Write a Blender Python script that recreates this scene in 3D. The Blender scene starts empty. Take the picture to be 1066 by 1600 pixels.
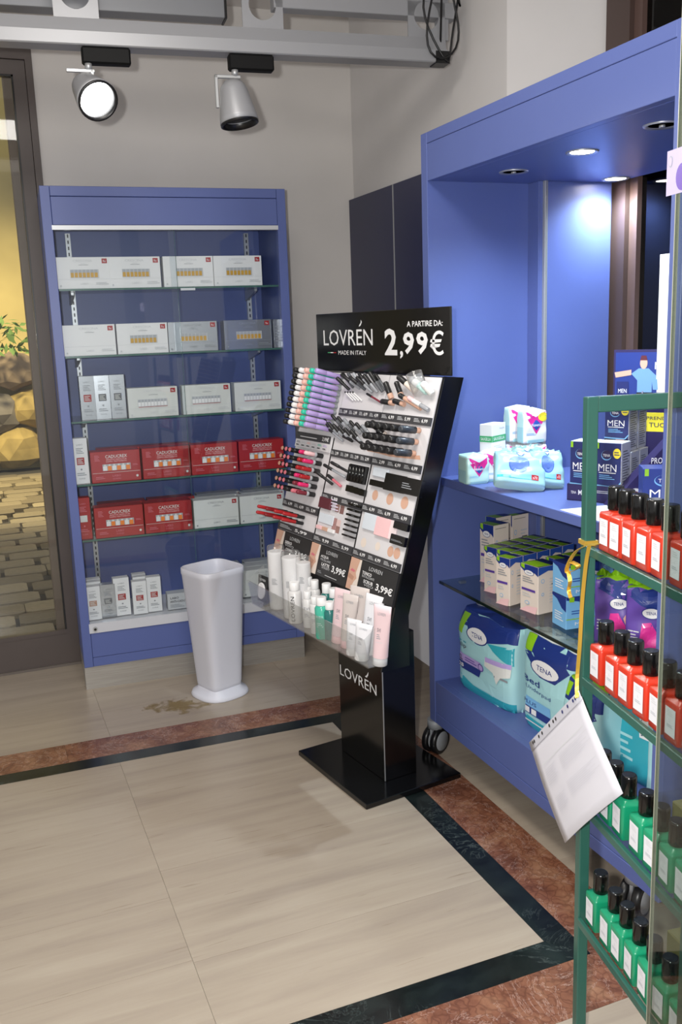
import bpy, bmesh, math, random
from mathutils import Vector, Matrix
random.seed(7)
V = Vector
scene = bpy.context.scene
COL = scene.collection
# ------------------------------------------------------------------ camera
FPX, PITCH, ROLL, YAW, CAMH = 1433.0, .1988, -.0355, .377, 1.6
_cy, _sy = math.cos(YAW), math.sin(YAW)
FW = V((_sy*math.cos(PITCH), _cy*math.cos(PITCH), -math.sin(PITCH)))
_ri = V((_cy, -_sy, 0)); _up = _ri.cross(FW)
RT = _ri*math.cos(ROLL)+_up*math.sin(ROLL)
UPV = -_ri*math.sin(ROLL)+_up*math.cos(ROLL)
CP = V((0, 0, CAMH))
cd = bpy.data.cameras.new('camera'); cam = bpy.data.objects.new('camera', cd); COL.objects.link(cam)
cd.sensor_fit = 'VERTICAL'; cd.sensor_height = 36; cd.lens = FPX/1600*36; cd.clip_start = .05; cd.clip_end = 100
cam.matrix_world = Matrix(((RT.x, UPV.x, -FW.x, CP.x), (RT.y, UPV.y, -FW.y, CP.y), (RT.z, UPV.z, -FW.z, CP.z), (0, 0, 0, 1)))
scene.camera = cam
# ------------------------------------------------------------------ light, world, exposure
vs = scene.view_settings
vs.view_transform = 'Standard'; vs.look = 'None'; vs.gamma = 1; vs.use_curve_mapping = False; vs.exposure = 0.0
world = bpy.data.worlds.new('world'); scene.world = world; world.use_nodes = True
bg = world.node_tree.nodes['Background']; bg.inputs[0].default_value = (1.0, .985, .965, 1); bg.inputs[1].default_value = .62
def light(name, kind, loc, power, color=(1, 1, 1), **k):
    d = bpy.data.lights.new(name, kind); d.energy = power; d.color = color
    for a, b in k.items():
        if a != 'aim': setattr(d, a, b)
    o = bpy.data.objects.new(name, d); COL.objects.link(o); o.location = loc
    if 'aim' in k:
        o.rotation_euler = (V(k['aim'])-V(loc)).to_track_quat('-Z', 'Y').to_euler()
    return o
light('camera_flash', 'POINT', CP-RT*.11+UPV*.05-FW*.03, 190, (1, .985, .96), shadow_soft_size=.025)
light('ceiling_panel_light', 'AREA', (.35, 1.9, 3.03), 34, (1, .95, .88), shape='RECTANGLE', size=.6, size_y=1.2)

# ------------------------------------------------------------------ picking helpers: pixel ray onto a real plane
def ray(x, y): return FW+RT*((x-533)/FPX)-UPV*((y-800)/FPX)
def onplane(x, y, P, n):
    d = ray(x, y); n = V(n); return CP+d*((V(P)-CP).dot(n)/d.dot(n))
def onz(x, y, z=0): return onplane(x, y, (0, 0, z), (0, 0, 1))
def onX(x, y, X): return onplane(x, y, (X, 0, 0), (1, 0, 0))
def onY(x, y, Y): return onplane(x, y, (0, Y, 0), (0, 1, 0))
def row(P):
    q = V(P)-CP; return 800-FPX*q.dot(UPV)/q.dot(FW)
def zat(y, P):
    lo, hi = -1, 4
    for _ in range(40):
        m = (lo+hi)/2
        if row((P[0], P[1], m)) > y: lo = m
        else: hi = m
    return lo

# ------------------------------------------------------------------ materials
def lin(h):
    h = h.lstrip('#'); r = []
    for i in (0, 2, 4):
        c = int(h[i:i+2], 16)/255; r.append(c/12.92 if c <= .04045 else ((c+.055)/1.055)**2.4)
    return (*r, 1)
MATS = {}
def M(name, hexc=None, rough=.5, metal=0, spec=.5, var=0, scale=30, bump=0, coat=0, emit=None, es=0):
    if name in MATS: return MATS[name]
    m = bpy.data.materials.new(name); m.use_nodes = True; MATS[name] = m
    nt = m.node_tree; b = nt.nodes['Principled BSDF']; c = lin(hexc)
    b.inputs['Base Color'].default_value = c; b.inputs['Roughness'].default_value = rough
    b.inputs['Metallic'].default_value = metal; b.inputs['Specular IOR Level'].default_value = spec
    if coat: b.inputs['Coat Weight'].default_value = coat; b.inputs['Coat Roughness'].default_value = .08
    if emit: b.inputs['Emission Color'].default_value = lin(emit); b.inputs['Emission Strength'].default_value = es
    if var or bump:
        tc = nt.nodes.new('ShaderNodeTexCoord'); n = nt.nodes.new('ShaderNodeTexNoise')
        n.inputs['Scale'].default_value = scale; n.inputs['Detail'].default_value = 4
        nt.links.new(tc.outputs['Object'], n.inputs['Vector'])
        if var:
            r = nt.nodes.new('ShaderNodeValToRGB'); nt.links.new(n.outputs['Fac'], r.inputs['Fac'])
            r.color_ramp.elements[0].position = .3; r.color_ramp.elements[1].position = .7
            r.color_ramp.elements[0].color = tuple(max(0, x*(1-var)) for x in c[:3])+(1,)
            r.color_ramp.elements[1].color = tuple(min(1, x*(1+var)) for x in c[:3])+(1,)
            nt.links.new(r.outputs['Color'], b.inputs['Base Color'])
        if bump:
            bp = nt.nodes.new('ShaderNodeBump'); bp.inputs['Strength'].default_value = bump; bp.inputs['Distance'].default_value = .004
            nt.links.new(n.outputs['Fac'], bp.inputs['Height']); nt.links.new(bp.outputs['Normal'], b.inputs['Normal'])
    return m
def glassmat(name, tint='f4fbf8', refl=1.0, rough=.02, haze=0):
    m = bpy.data.materials.new(name); m.use_nodes = True; MATS[name] = m
    nt = m.node_tree; nt.nodes.clear(); N = nt.nodes.new; L = nt.links.new
    out = N('ShaderNodeOutputMaterial'); t = N('ShaderNodeBsdfTransparent'); t.inputs[0].default_value = lin(tint)
    g = N('ShaderNodeBsdfGlossy'); g.inputs['Roughness'].default_value = rough
    f = N('ShaderNodeLayerWeight'); f.inputs['Blend'].default_value = .5; pw_ = N('ShaderNodeMath'); pw_.operation = 'POWER'; pw_.inputs[1].default_value = 5; L(f.outputs['Facing'], pw_.inputs[0])
    mu = N('ShaderNodeMath'); mu.operation = 'MULTIPLY_ADD'; mu.inputs[1].default_value = .9*refl; mu.inputs[2].default_value = .035*refl; mu.use_clamp = True
    mx = N('ShaderNodeMixShader'); L(pw_.outputs[0], mu.inputs[0]); L(mu.outputs[0], mx.inputs[0]); L(t.outputs[0], mx.inputs[1]); L(g.outputs[0], mx.inputs[2])
    last = mx
    if haze:
        d = N('ShaderNodeBsdfDiffuse'); d.inputs[0].default_value = (.8, .8, .8, 1)
        m2 = N('ShaderNodeMixShader'); m2.inputs[0].default_value = haze; L(mx.outputs[0], m2.inputs[1]); L(d.outputs[0], m2.inputs[2]); last = m2
    L(last.outputs[0], out.inputs[0]); return m
def ramp_mat(name, build, rough=.35, spec=.5):
    m = bpy.data.materials.new(name); m.use_nodes = True; MATS[name] = m
    nt = m.node_tree; b = nt.nodes['Principled BSDF']; b.inputs['Roughness'].default_value = rough; b.inputs['Specular IOR Level'].default_value = spec
    build(nt, b); return m
def _noise(nt, scale, vec, detail=6, dist=0, rough=.6):
    n = nt.nodes.new('ShaderNodeTexNoise'); n.inputs['Scale'].default_value = scale; n.inputs['Detail'].default_value = detail
    n.inputs['Distortion'].default_value = dist; n.inputs['Roughness'].default_value = rough; nt.links.new(vec, n.inputs['Vector']); return n.outputs['Fac']
def _ramp(nt, fac, stops):
    r = nt.nodes.new('ShaderNodeValToRGB'); nt.links.new(fac, r.inputs['Fac']); e = r.color_ramp.elements
    e[0].position, e[0].color = stops[0][0], lin(stops[0][1]); e[1].position, e[1].color = stops[-1][0], lin(stops[-1][1])
    for p, c in stops[1:-1]:
        x = e.new(p); x.color = lin(c)
    return r.outputs['Color']
def _mix(nt, fac, a, b, mode='MIX'):
    x = nt.nodes.new('ShaderNodeMix'); x.data_type = 'RGBA'; x.blend_type = mode
    if isinstance(fac, float): x.inputs[0].default_value = fac
    else: nt.links.new(fac, x.inputs[0])
    for s, k in ((a, 6), (b, 7)):
        if isinstance(s, tuple): x.inputs[k].default_value = s
        else: nt.links.new(s, x.inputs[k])
    return x.outputs[2]
def _map(nt, sc, rot=(0, 0, 0)):
    tc = nt.nodes.new('ShaderNodeTexCoord'); mp = nt.nodes.new('ShaderNodeMapping'); mp.inputs['Scale'].default_value = sc; mp.inputs['Rotation'].default_value = rot
    oi = nt.nodes.new('ShaderNodeObjectInfo'); mu = nt.nodes.new('ShaderNodeVectorMath'); mu.operation = 'SCALE'; mu.inputs[0].default_value = (9, 17, 5)
    nt.links.new(oi.outputs['Random'], mu.inputs['Scale']); nt.links.new(tc.outputs['Object'], mp.inputs['Vector']); nt.links.new(mu.outputs[0], mp.inputs['Location'])
    return mp.outputs['Vector']
def b_trav(nt, b):
    v = _map(nt, (1.1, 15, 1)); v2 = _map(nt, (3, 60, 1))
    base = _ramp(nt, _noise(nt, 1.0, v, 5, .4), [(.25, '94877a'), (.5, 'a39686'), (.75, 'ada191')])
    dk = _ramp(nt, _noise(nt, 1.6, v2, 3, .2), [(.66, 'ffffff'), (.76, '9c8768')])
    nt.links.new(_mix(nt, .55, base, dk, 'MULTIPLY'), b.inputs['Base Color'])
ramp_mat('travertine', b_trav, .3)
def b_red(nt, b):
    v = _map(nt, (1, 1, 1))
    vo = nt.nodes.new('ShaderNodeTexVoronoi'); vo.inputs['Scale'].default_value = 38; vo.feature = 'DISTANCE_TO_EDGE'
    ad = nt.nodes.new('ShaderNodeVectorMath'); ad.operation = 'ADD'
    n3 = nt.nodes.new('ShaderNodeTexNoise'); n3.inputs['Scale'].default_value = 14; nt.links.new(v, n3.inputs['Vector'])
    sc = nt.nodes.new('ShaderNodeVectorMath'); sc.operation = 'SCALE'; sc.inputs['Scale'].default_value = .09
    nt.links.new(n3.outputs['Color'], sc.inputs[0]); nt.links.new(v, ad.inputs[0]); nt.links.new(sc.outputs[0], ad.inputs[1]); nt.links.new(ad.outputs[0], vo.inputs['Vector'])
    base = _ramp(nt, _noise(nt, 9, v, 8, .6), [(.3, '5f3a2c'), (.5, '80543f'), (.7, '9c745a')])
    ed = _ramp(nt, vo.outputs['Distance'], [(.0, '5a2f26'), (.12, 'ffffff')])
    c = _mix(nt, .35, base, ed, 'MULTIPLY')
    vein = _ramp(nt, _noise(nt, 7, v, 9, 1.5, .7), [(.497, '000000'), (.503, 'ffffff'), (.51, '000000')])
    nt.links.new(_mix(nt, vein, c, lin('b79c90')), b.inputs['Base Color'])
ramp_mat('red_marble', b_red, .25)
def b_grn(nt, b):
    v = _map(nt, (1, 1, 1))
    base = _ramp(nt, _noise(nt, 12, v, 8, .5), [(.35, '0b0f0e'), (.7, '1c2422')])
    vein = _ramp(nt, _noise(nt, 5, v, 10, 2.0, .7), [(.49, '000000'), (.502, '9a9a9a'), (.514, '000000')])
    msk = _ramp(nt, _noise(nt, 2.2, v, 2), [(.48, '000000'), (.62, 'ffffff')])
    nt.links.new(_mix(nt, _mix(nt, 1.0, vein, msk, 'MULTIPLY'), base, lin('8d9b97')), b.inputs['Base Color'])
ramp_mat('green_marble', b_grn, .2)
def b_steel(nt, b):
    b.inputs['Metallic'].default_value = .45
    v = _map(nt, (2, 2, 120)); nt.links.new(_ramp(nt, _noise(nt, 3, v), [(.3, '96928c'), (.7, 'b0aca6')]), b.inputs['Base Color'])
ramp_mat('brushed_steel', b_steel, .38)

plaster = M('plaster', 'd4d0cc', .8, var=.03, scale=3, bump=.05)
plaster_r = M('plaster_side', 'd0cdcb', .8, var=.03, scale=3, bump=.05)
BLUE = M('blue_laminate', '55649f', .4, var=.02, scale=4)
BLUED = M('blue_shadow_gap', '333c68', .6)
NAVY = M('navy_laminate', '272a4a', .35)
BROWN = M('bronze_frame', '544b48', .45, var=.05, scale=6)
BROWN2 = M('brown_window_frame', '4a3a35', .4)
ALU = M('aluminium', 'b4b6b8', .35, metal=.6)
ALUG = M('grey_rail_paint', '9b9ca0', .4, metal=.25)
BLK = M('black_gloss', '0b0b0c', .16)
BLKM = M('black_satin', '0d0d0e', .4)
BLKP = M('black_plastic', '121214', .35)
WHT = M('white_plastic', 'd9dadf', .35)
PAPER = M('white_paper', 'dcdcdc', .7)
WHTB = M('white_board', 'd5d3d6', .45)
GREEN = M('green_enamel', '2b5a50', .3)
glassmat('clear_glass', 'fafdfc', .8)
glassmat('shelf_glass', 'f0f6f4', 1.0)
glassmat('front_glass', 'fafcfd', .9)
glassmat('smoke_glass', 'dfe5e3', 1.0)
glassmat('acrylic', 'fbfcfc', 1.6, .04, haze=.08)
glassmat('dark_window', '23262a', 1.2)
GEDGE = M('glass_edge', '41685f', .25)
for n_, c_ in dict(p_white='e9e9ea', p_silver='a9adb3', p_grey='8c9096', p_dgrey='55585d', p_black='161618', p_red='a61a20', p_dred='7c1016', p_gold='b48a35', p_amber='c99a2a', p_offw='d9dbd8',
                   p_navy='1c2762', p_nblue='20357f', p_teal='2fa3b4', p_lteal='a5d5da', p_mint='bfe5df', p_green='8cc21f', p_magenta='d82f92', p_blue='2a4fa0', p_sky='79b4e2', p_pink='eec3c6',
                   p_flesh='cfa58f', p_flesh2='b98a74', p_lilac='b49fd8', p_violet='5b3f9a', p_yellow='ead83a', p_orange='f0842b', p_gsau='3fa86b', p_beige='e2d5ca', p_brown='5b2430', p_txt='4a4d55', p_lgrey='c6c8cb',
                   p_mintcap='35c3a4', p_peach='efb8ad', p_hot='d9276a', p_rose='cf6f7d', p_wine='7a2333', p_deep='2a2350', p_dgreen='2c5a2a').items():
    M(n_, c_, .42, coat=.15)
SILVER = M('silver_card', 'b3b6ba', .25, metal=.7)
P = MATS

# ------------------------------------------------------------------ mesh builder
FONTC = {}
def text_geo(s, bold=0.0):
    k = (s, bold)
    if k in FONTC: return FONTC[k]
    c = bpy.data.curves.new('txt', 'FONT'); c.body = s; c.resolution_u = 2; c.fill_mode = 'FRONT'; c.offset = bold
    o = bpy.data.objects.new('txt', c); me = bpy.data.meshes.new_from_object(o)
    vs_ = [(v.co.x, v.co.y) for v in me.vertices]; fs = [tuple(p.vertices) for p in me.polygons]
    bpy.data.objects.remove(o); bpy.data.curves.remove(c); bpy.data.meshes.remove(me)
    if vs_:
        x0 = min(v[0] for v in vs_); x1 = max(v[0] for v in vs_); y0 = min(v[1] for v in vs_); y1 = max(v[1] for v in vs_)
    else: x0 = x1 = y0 = y1 = 0
    FONTC[k] = (vs_, fs, (x0, x1, y0, y1)); return FONTC[k]
class MB:
    def __init__(s): s.v = []; s.f = []; s.m = []; s.mats = []; s.sm = []
    def mi(s, m):
        if m not in s.mats: s.mats.append(m)
        return s.mats.index(m)
    def add(s, vs, fs, m, X=None, smooth=False):
        o = len(s.v); s.v += [tuple(X @ V(v)) if X else tuple(v) for v in vs]; k = s.mi(m)
        for f in fs: s.f.append([i+o for i in f]); s.m.append(k); s.sm.append(smooth)
        return s
    def box(s, x0, x1, y0, y1, z0, z1, m, X=None, c=0, ms=None):
        if c <= 0:
            vs = [(x, y, z) for x in (x0, x1) for y in (y0, y1) for z in (z0, z1)]
            fs = [(0, 1, 3, 2), (4, 6, 7, 5), (0, 4, 5, 1), (2, 3, 7, 6), (0, 2, 6, 4), (1, 5, 7, 3)]
            if ms:
                o = len(s.v); s.v += [tuple(X @ V(v)) if X else v for v in vs]
                for f, q in zip(fs, ('left', 'right', 'front', 'back', 'bottom', 'top')):
                    s.f.append([i+o for i in f]); s.m.append(s.mi(ms.get(q, m))); s.sm.append(False)
                return s
            return s.add(vs, fs, m, X)
        bm = bmesh.new(); bmesh.ops.create_cube(bm, size=1)
        for v in bm.verts: v.co = ((x0+x1)/2+v.co.x*(x1-x0), (y0+y1)/2+v.co.y*(y1-y0), (z0+z1)/2+v.co.z*(z1-z0))
        bmesh.ops.bevel(bm, geom=bm.edges[:], offset=c, segments=1, affect='EDGES')
        bm.verts.index_update(); vs = [tuple(v.co) for v in bm.verts]
        if ms:
            for f in bm.faces:
                n = f.normal; k = max(range(3), key=lambda i: abs(n[i])); q = (('left', 'right'), ('front', 'back'), ('bottom', 'top'))[k][n[k] > 0]
                s.add([tuple(v.co) for v in f.verts], [tuple(range(len(f.verts)))], ms.get(q, m), X)
        else: s.add(vs, [tuple(v.index for v in f.verts) for f in bm.faces], m, X)
        bm.free(); return s
    def prism(s, poly, h, m, X=None, mcap=None):
        """poly in local xy, extruded 0..h along z"""
        n = len(poly); vs = [(x, y, 0) for x, y in poly]+[(x, y, h) for x, y in poly]
        s.add(vs, [(i, (i+1) % n, n+(i+1) % n, n+i) for i in range(n)], m, X)
        s.add(vs, [tuple(range(n))[::-1], tuple(range(n, 2*n))], mcap or m, X); return s
    def tube(s, p0, p1, r0, r1=None, m=None, seg=12, caps=True, smooth=True):
        r1 = r0 if r1 is None else r1; p0, p1 = V(p0), V(p1); d = (p1-p0).normalized()
        a = d.cross(V((0, 0, 1)) if abs(d.z) < .9 else V((1, 0, 0))).normalized(); b = d.cross(a)
        vs = []
        for p, r in ((p0, r0), (p1, r1)):
            for i in range(seg):
                t = 2*math.pi*i/seg; vs.append(tuple(p+(a*math.cos(t)+b*math.sin(t))*r))
        s.add(vs, [(i, (i+1) % seg, seg+(i+1) % seg, seg+i) for i in range(seg)], m, None, smooth)
        if caps: s.add(vs, [tuple(range(seg))[::-1], tuple(range(seg, 2*seg))], m)
        return s
    def lathe(s, prof, m, X=None, seg=20, smooth=True, cap=True):
        vs = []; fs = []
        for r, z in prof:
            for i in range(seg): t = 2*math.pi*i/seg; vs.append((r*math.cos(t), r*math.sin(t), z))
        for k in range(len(prof)-1):
            for i in range(seg): fs.append((k*seg+i, k*seg+(i+1) % seg, (k+1)*seg+(i+1) % seg, (k+1)*seg+i))
        s.add(vs, fs, m, X, smooth)
        if cap and prof[0][0] > 1e-5: s.add(vs[:seg], [tuple(range(seg))[::-1]], m, X)
        if cap and prof[-1][0] > 1e-5: s.add(vs[-seg:], [tuple(range(seg))], m, X)
        return s
    def path(s, pts, r, m, seg=8):
        pts = [V(p) for p in pts]; vs = []; n = len(pts); ref = None
        for i, p in enumerate(pts):
            d = (pts[min(i+1, n-1)]-pts[max(i-1, 0)]).normalized()
            if ref is None: ref = d.cross(V((0, 0, 1)) if abs(d.z) < .9 else V((1, 0, 0))).normalized()
            ref = (ref-d*ref.dot(d)).normalized(); b = d.cross(ref)
            for k in range(seg): t = 2*math.pi*k/seg; vs.append(tuple(p+(ref*math.cos(t)+b*math.sin(t))*r))
        s.add(vs, [(i*seg+k, i*seg+(k+1) % seg, (i+1)*seg+(k+1) % seg, (i+1)*seg+k) for i in range(n-1) for k in range(seg)], m, None, True)
        s.add(vs[:seg], [tuple(range(seg))], m); s.add(vs[-seg:], [tuple(range(seg))], m); return s
    def ribbon(s, pts, wdir, w, m, th=.0006):
        wd = V(wdir).normalized()*w/2; pts = [V(p) for p in pts]; n = len(pts)
        nn = []
        for i in range(n):
            d = (pts[min(i+1, n-1)]-pts[max(i-1, 0)]).normalized(); nn.append(d.cross(wd).normalized()*th)
        vs = []
        for p, q in zip(pts, nn): vs += [p-wd-q, p+wd-q, p+wd+q, p-wd+q]
        s.add(vs, [(4*i+k, 4*i+(k+1) % 4, 4*i+4+(k+1) % 4, 4*i+4+k) for i in range(n-1) for k in range(4)], m); return s
    def build(s, name, parent=None, mat4=None):
        me = bpy.data.meshes.new(name); me.from_pydata(s.v, [], s.f)
        for m in s.mats: me.materials.append(m)
        me.polygons.foreach_set('material_index', s.m); me.polygons.foreach_set('use_smooth', s.sm)
        bm = bmesh.new(); bm.from_mesh(me); bmesh.ops.remove_doubles(bm, verts=bm.verts, dist=1e-6)
        bm.to_mesh(me); bm.free(); me.update()
        return place(name, me, parent, mat4)
def place(name, me, parent=None, mat4=None):
    o = bpy.data.objects.new(name, me); COL.objects.link(o)
    if parent: o.parent = parent
    if mat4 is not None: o.matrix_basis = mat4
    return o
def tag(o, label=None, cat=None, group=None, kind=None):
    if label: o['label'] = label
    if cat: o['category'] = cat
    if group: o['group'] = group
    if kind: o['kind'] = kind
    return o
def TR(loc, rz=0): return Matrix.Translation(V(loc)) @ Matrix.Rotation(rz, 4, 'Z')
def empty(name, loc=(0, 0, 0), rz=0, mat4=None):
    o = bpy.data.objects.new(name, None); COL.objects.link(o); o.empty_display_size = .05
    o.matrix_basis = mat4 if mat4 is not None else TR(loc, rz); return o
def clone(root, mat4=None, label=None, group=None):
    r = root.copy(); COL.objects.link(r)
    if mat4 is not None: r.matrix_basis = mat4
    if label: r['label'] = label
    if group: r['group'] = group
    for ch in list(root.children):
        c = ch.copy(); COL.objects.link(c); c.parent = r
        for g in list(ch.children):
            d = g.copy(); COL.objects.link(d); d.parent = c
    return r
def struct(o): o['kind'] = 'structure'; return o
ORD = ['first', 'second', 'third', 'fourth', 'fifth', 'sixth', 'seventh', 'eighth', 'ninth', 'tenth', 'eleventh', 'twelfth']

# print on a face: fractions of a face frame or a curved mapping
class Face:
    def __init__(s, o, ex, ey, en, w, h, fn=None): s.o, s.ex, s.ey, s.en, s.w, s.h, s.fn = V(o), V(ex), V(ey), V(en), w, h, fn; s.k = 0
    def pt(s, x, y, off):
        if s.fn: return s.fn(x, y, off)
        return s.o+s.ex*(x*s.w)+s.ey*(y*s.h)+s.en*off
def prnt(mb, F, ops, step=.0004):
    for op in ops:
        F.k += 1; off = .0004+step*F.k*.6; t, m = op[0], P[op[1]] if isinstance(op[1], str) else op[1]
        if t == 'r':
            x0, y0, x1, y1 = op[2:6]; n = 6 if F.fn else 1; g = [F.pt(x0+(x1-x0)*i/n, y0+(y1-y0)*j/n, off) for j in range(n+1) for i in range(n+1)]
            mb.add(g, [(j*(n+1)+i, j*(n+1)+i+1, (j+1)*(n+1)+i+1, (j+1)*(n+1)+i) for j in range(n) for i in range(n)], m)
        elif t == 'e':
            xc, yc, rx, ry = op[2:6]; seg = 20; R = 3 if F.fn else 1; vs = [F.pt(xc, yc, off)]
            for q in range(1, R+1):
                for i in range(seg): a = 2*math.pi*i/seg; vs.append(F.pt(xc+rx*q/R*math.cos(a), yc+ry*q/R*math.sin(a), off))
            fs = [(0, 1+i, 1+(i+1) % seg) for i in range(seg)]
            for q in range(R-1): fs += [(1+q*seg+i, 1+(q+1)*seg+i, 1+(q+1)*seg+(i+1) % seg, 1+q*seg+(i+1) % seg) for i in range(seg)]
            mb.add(vs, fs, m)
        elif t == 'p':
            pts = op[2]
            if F.fn:   # fan, subdivided
                cx = sum(p[0] for p in pts)/len(pts); cy = sum(p[1] for p in pts)/len(pts); n = len(pts); ring = []
                for i in range(n):
                    for q in range(4): a, b = pts[i], pts[(i+1) % n]; ring.append((a[0]+(b[0]-a[0])*q/4, a[1]+(b[1]-a[1])*q/4))
                R = 4; nn = len(ring); vs = [F.pt(cx, cy, off)]
                for q in range(1, R+1): vs += [F.pt(cx+(x-cx)*q/R, cy+(y-cy)*q/R, off) for x, y in ring]
                fs = [(0, 1+i, 1+(i+1) % nn) for i in range(nn)]
                for q in range(R-1): fs += [(1+q*nn+i, 1+(q+1)*nn+i, 1+(q+1)*nn+(i+1) % nn, 1+q*nn+(i+1) % nn) for i in range(nn)]
                mb.add(vs, fs, m)
            else: mb.add([F.pt(x, y, off) for x, y in pts], [tuple(range(len(pts)))], m)
        elif t == 't':   # text, xc, yc, width frac, height frac, bold, slant, align
            s_, xc, yc, w, h = op[2:7]; bold = op[7] if len(op) > 7 else 0; sl = op[8] if len(op) > 8 else 0
            vs_, fs, (x0, x1, y0, y1) = text_geo(s_, bold)
            if not vs_: continue
            sx = w/max(1e-6, x1-x0); sy = h/max(1e-6, y1-y0)
            mb.add([F.pt(xc+(x-(x0+x1)/2)*sx+sl*(y-(y0+y1)/2)*sy, yc+(y-(y0+y1)/2)*sy, off) for x, y in vs_], fs, m)
        elif t == 'l':   # lines of fine print: x0,y0,x1,y1,n
            x0, y0, x1, y1, n = op[2:7]
            for i in range(n):
                ya = y0+(y1-y0)*(i+.25)/n; yb = y0+(y1-y0)*(i+.65)/n; xe = x1-(x1-x0)*(((i*37) % 5)/12)
                mb.add([F.pt(x0, ya, off), F.pt(xe, ya, off), F.pt(xe, yb, off), F.pt(x0, yb, off)], [(0, 1, 2, 3)], m)
def faces(w, d, h):
    return dict(front=Face((-w/2, -d/2, 0), (1, 0, 0), (0, 0, 1), (0, -1, 0), w, h), left=Face((-w/2, d/2, 0), (0, -1, 0), (0, 0, 1), (-1, 0, 0), d, h),
                right=Face((w/2, -d/2, 0), (0, 1, 0), (0, 0, 1), (1, 0, 0), d, h), top=Face((-w/2, -d/2, h), (1, 0, 0), (0, 1, 0), (0, 0, 1), w, d))
def carton(name, label, cat, mat4, w, d, h, ms, prints, group=None, c=.0012):
    m0 = ms.get('all', P['p_white']) if isinstance(ms, dict) else ms
    o = MB().box(-w/2, w/2, -d/2, d/2, 0, h, m0, c=c, ms=ms if isinstance(ms, dict) else None).build(name, None, mat4)
    tag(o, label, cat, group)
    if prints:
        mb = MB(); F = faces(w, d, h)
        for f, ops in prints.items():
            mb = MB(); prnt(mb, F[f], ops); mb.build('print', o)
    return o

# ================================================================== SETTING
YW, XW = 4.54, 1.93
fl = MB().box(-3.2, 2.4, -2.2, YW+.02, -.06, -.006, M('grout', '6b5f50', .8)).build('floor'); struct(fl)
def tile(poly, m, name='floor_tile', g=.0004):
    n = len(poly); cx = sum(p[0] for p in poly)/n; cy = sum(p[1] for p in poly)/n; out = []
    for x, y in poly:
        dx, dy = x-cx, y-cy; out.append((x-math.copysign(min(g, abs(dx)), dx), y-math.copysign(min(g, abs(dy)), dy)))
    MB().prism(out, .006, P[m], Matrix.Translation((0, 0, -.006))).build(name, fl)
def q4(x0, x1, y0, y1): return [(x0, y0), (x1, y0), (x1, y1), (x0, y1)]
yb = lambda x, o: o-.0285*x        # the far border runs a little askew
for x0, x1, ys in ((-1.35, -.485, (1.805, 2.2, 2.75, 9)), (-.485, .38, (1.805, 2.12, 2.415, 9)), (.38, 1.245, (1.805, 2.11, 2.557, 9))):
    for a, b in zip(ys[:-1], ys[1:]):
        if b > 5: tile([(x0, a), (x1, a), (x1, yb(x1, 3.3586)), (x0, yb(x0, 3.3586))], 'travertine')
        else: tile(q4(x0, x1, a, b), 'travertine')
# borders: green-black then red, mitred
tile([(-1.35, 1.715), (1.326, 1.715), (1.245, 1.805), (-1.35, 1.805)][:], 'green_marble', 'border_strip')
tile([(1.326, 1.715), (1.326, yb(1.326, 3.4375)), (1.245, yb(1.245, 3.3586)), (1.245, 1.805)], 'green_marble', 'border_strip')
for a, b in ((-1.35, .375), (.375, 1.245)):
    bb = 1.326 if b > 1.2 else b
    tile([(a, yb(a, 3.3586)), (b, yb(b, 3.3586)), (bb, yb(bb, 3.4375)), (a, yb(a, 3.4375))], 'green_marble', 'border_strip')
for a, b in ((-1.35, .2), (.2, 1.326)):
    bb = 1.5 if b > 1.2 else b
    tile([(a, yb(a, 3.4375)), (b, yb(b, 3.4375)), (bb, yb(bb, 3.608)), (a, yb(a, 3.608))], 'red_marble', 'border_strip')
tile([(1.326, 1.715), (1.5, 1.55), (1.5, 2.4), (1.326, 2.4)], 'red_marble', 'border_strip')
tile([(1.326, 2.4), (1.5, 2.4), (1.5, yb(1.5, 3.608)), (1.326, yb(1.326, 3.4375))], 'red_marble', 'border_strip')
tile([(-1.35, 1.55), (.3, 1.55), (.3, 1.715), (-1.35, 1.715)], 'red_marble', 'border_strip')
tile([(.3, 1.55), (1.5, 1.55), (1.326, 1.715), (.3, 1.715)], 'red_marble', 'border_strip')
for x0, x1 in ((-1.35, -.485), (-.485, .38), (.38, 1.235), (1.235, 1.5)):
    for a, b in ((0, 3.86), (3.86, 4.2), (4.2, YW)):
        if a == 0: tile([(x0, yb(x0, 3.608)), (x1, yb(x1, 3.608)), (x1, b), (x0, b)], 'travertine')
        else: tile(q4(x0, x1, a, b), 'travertine')
for a, b in ((1.0, 1.55), (1.55, 2.1), (2.1, 2.7), (2.7, 3.3), (3.3, 3.92), (3.92, YW)): tile(q4(1.5, 2.3 if b < 3 else XW, a, b), 'travertine')
for x0, x1 in ((-1.35, -.485), (-.485, .38), (.38, 1.07), (1.07, 1.5)):
    for a, b in ((.5, 1.05), (1.05, 1.55)): tile(q4(x0, x1, a, b), 'travertine')
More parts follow.
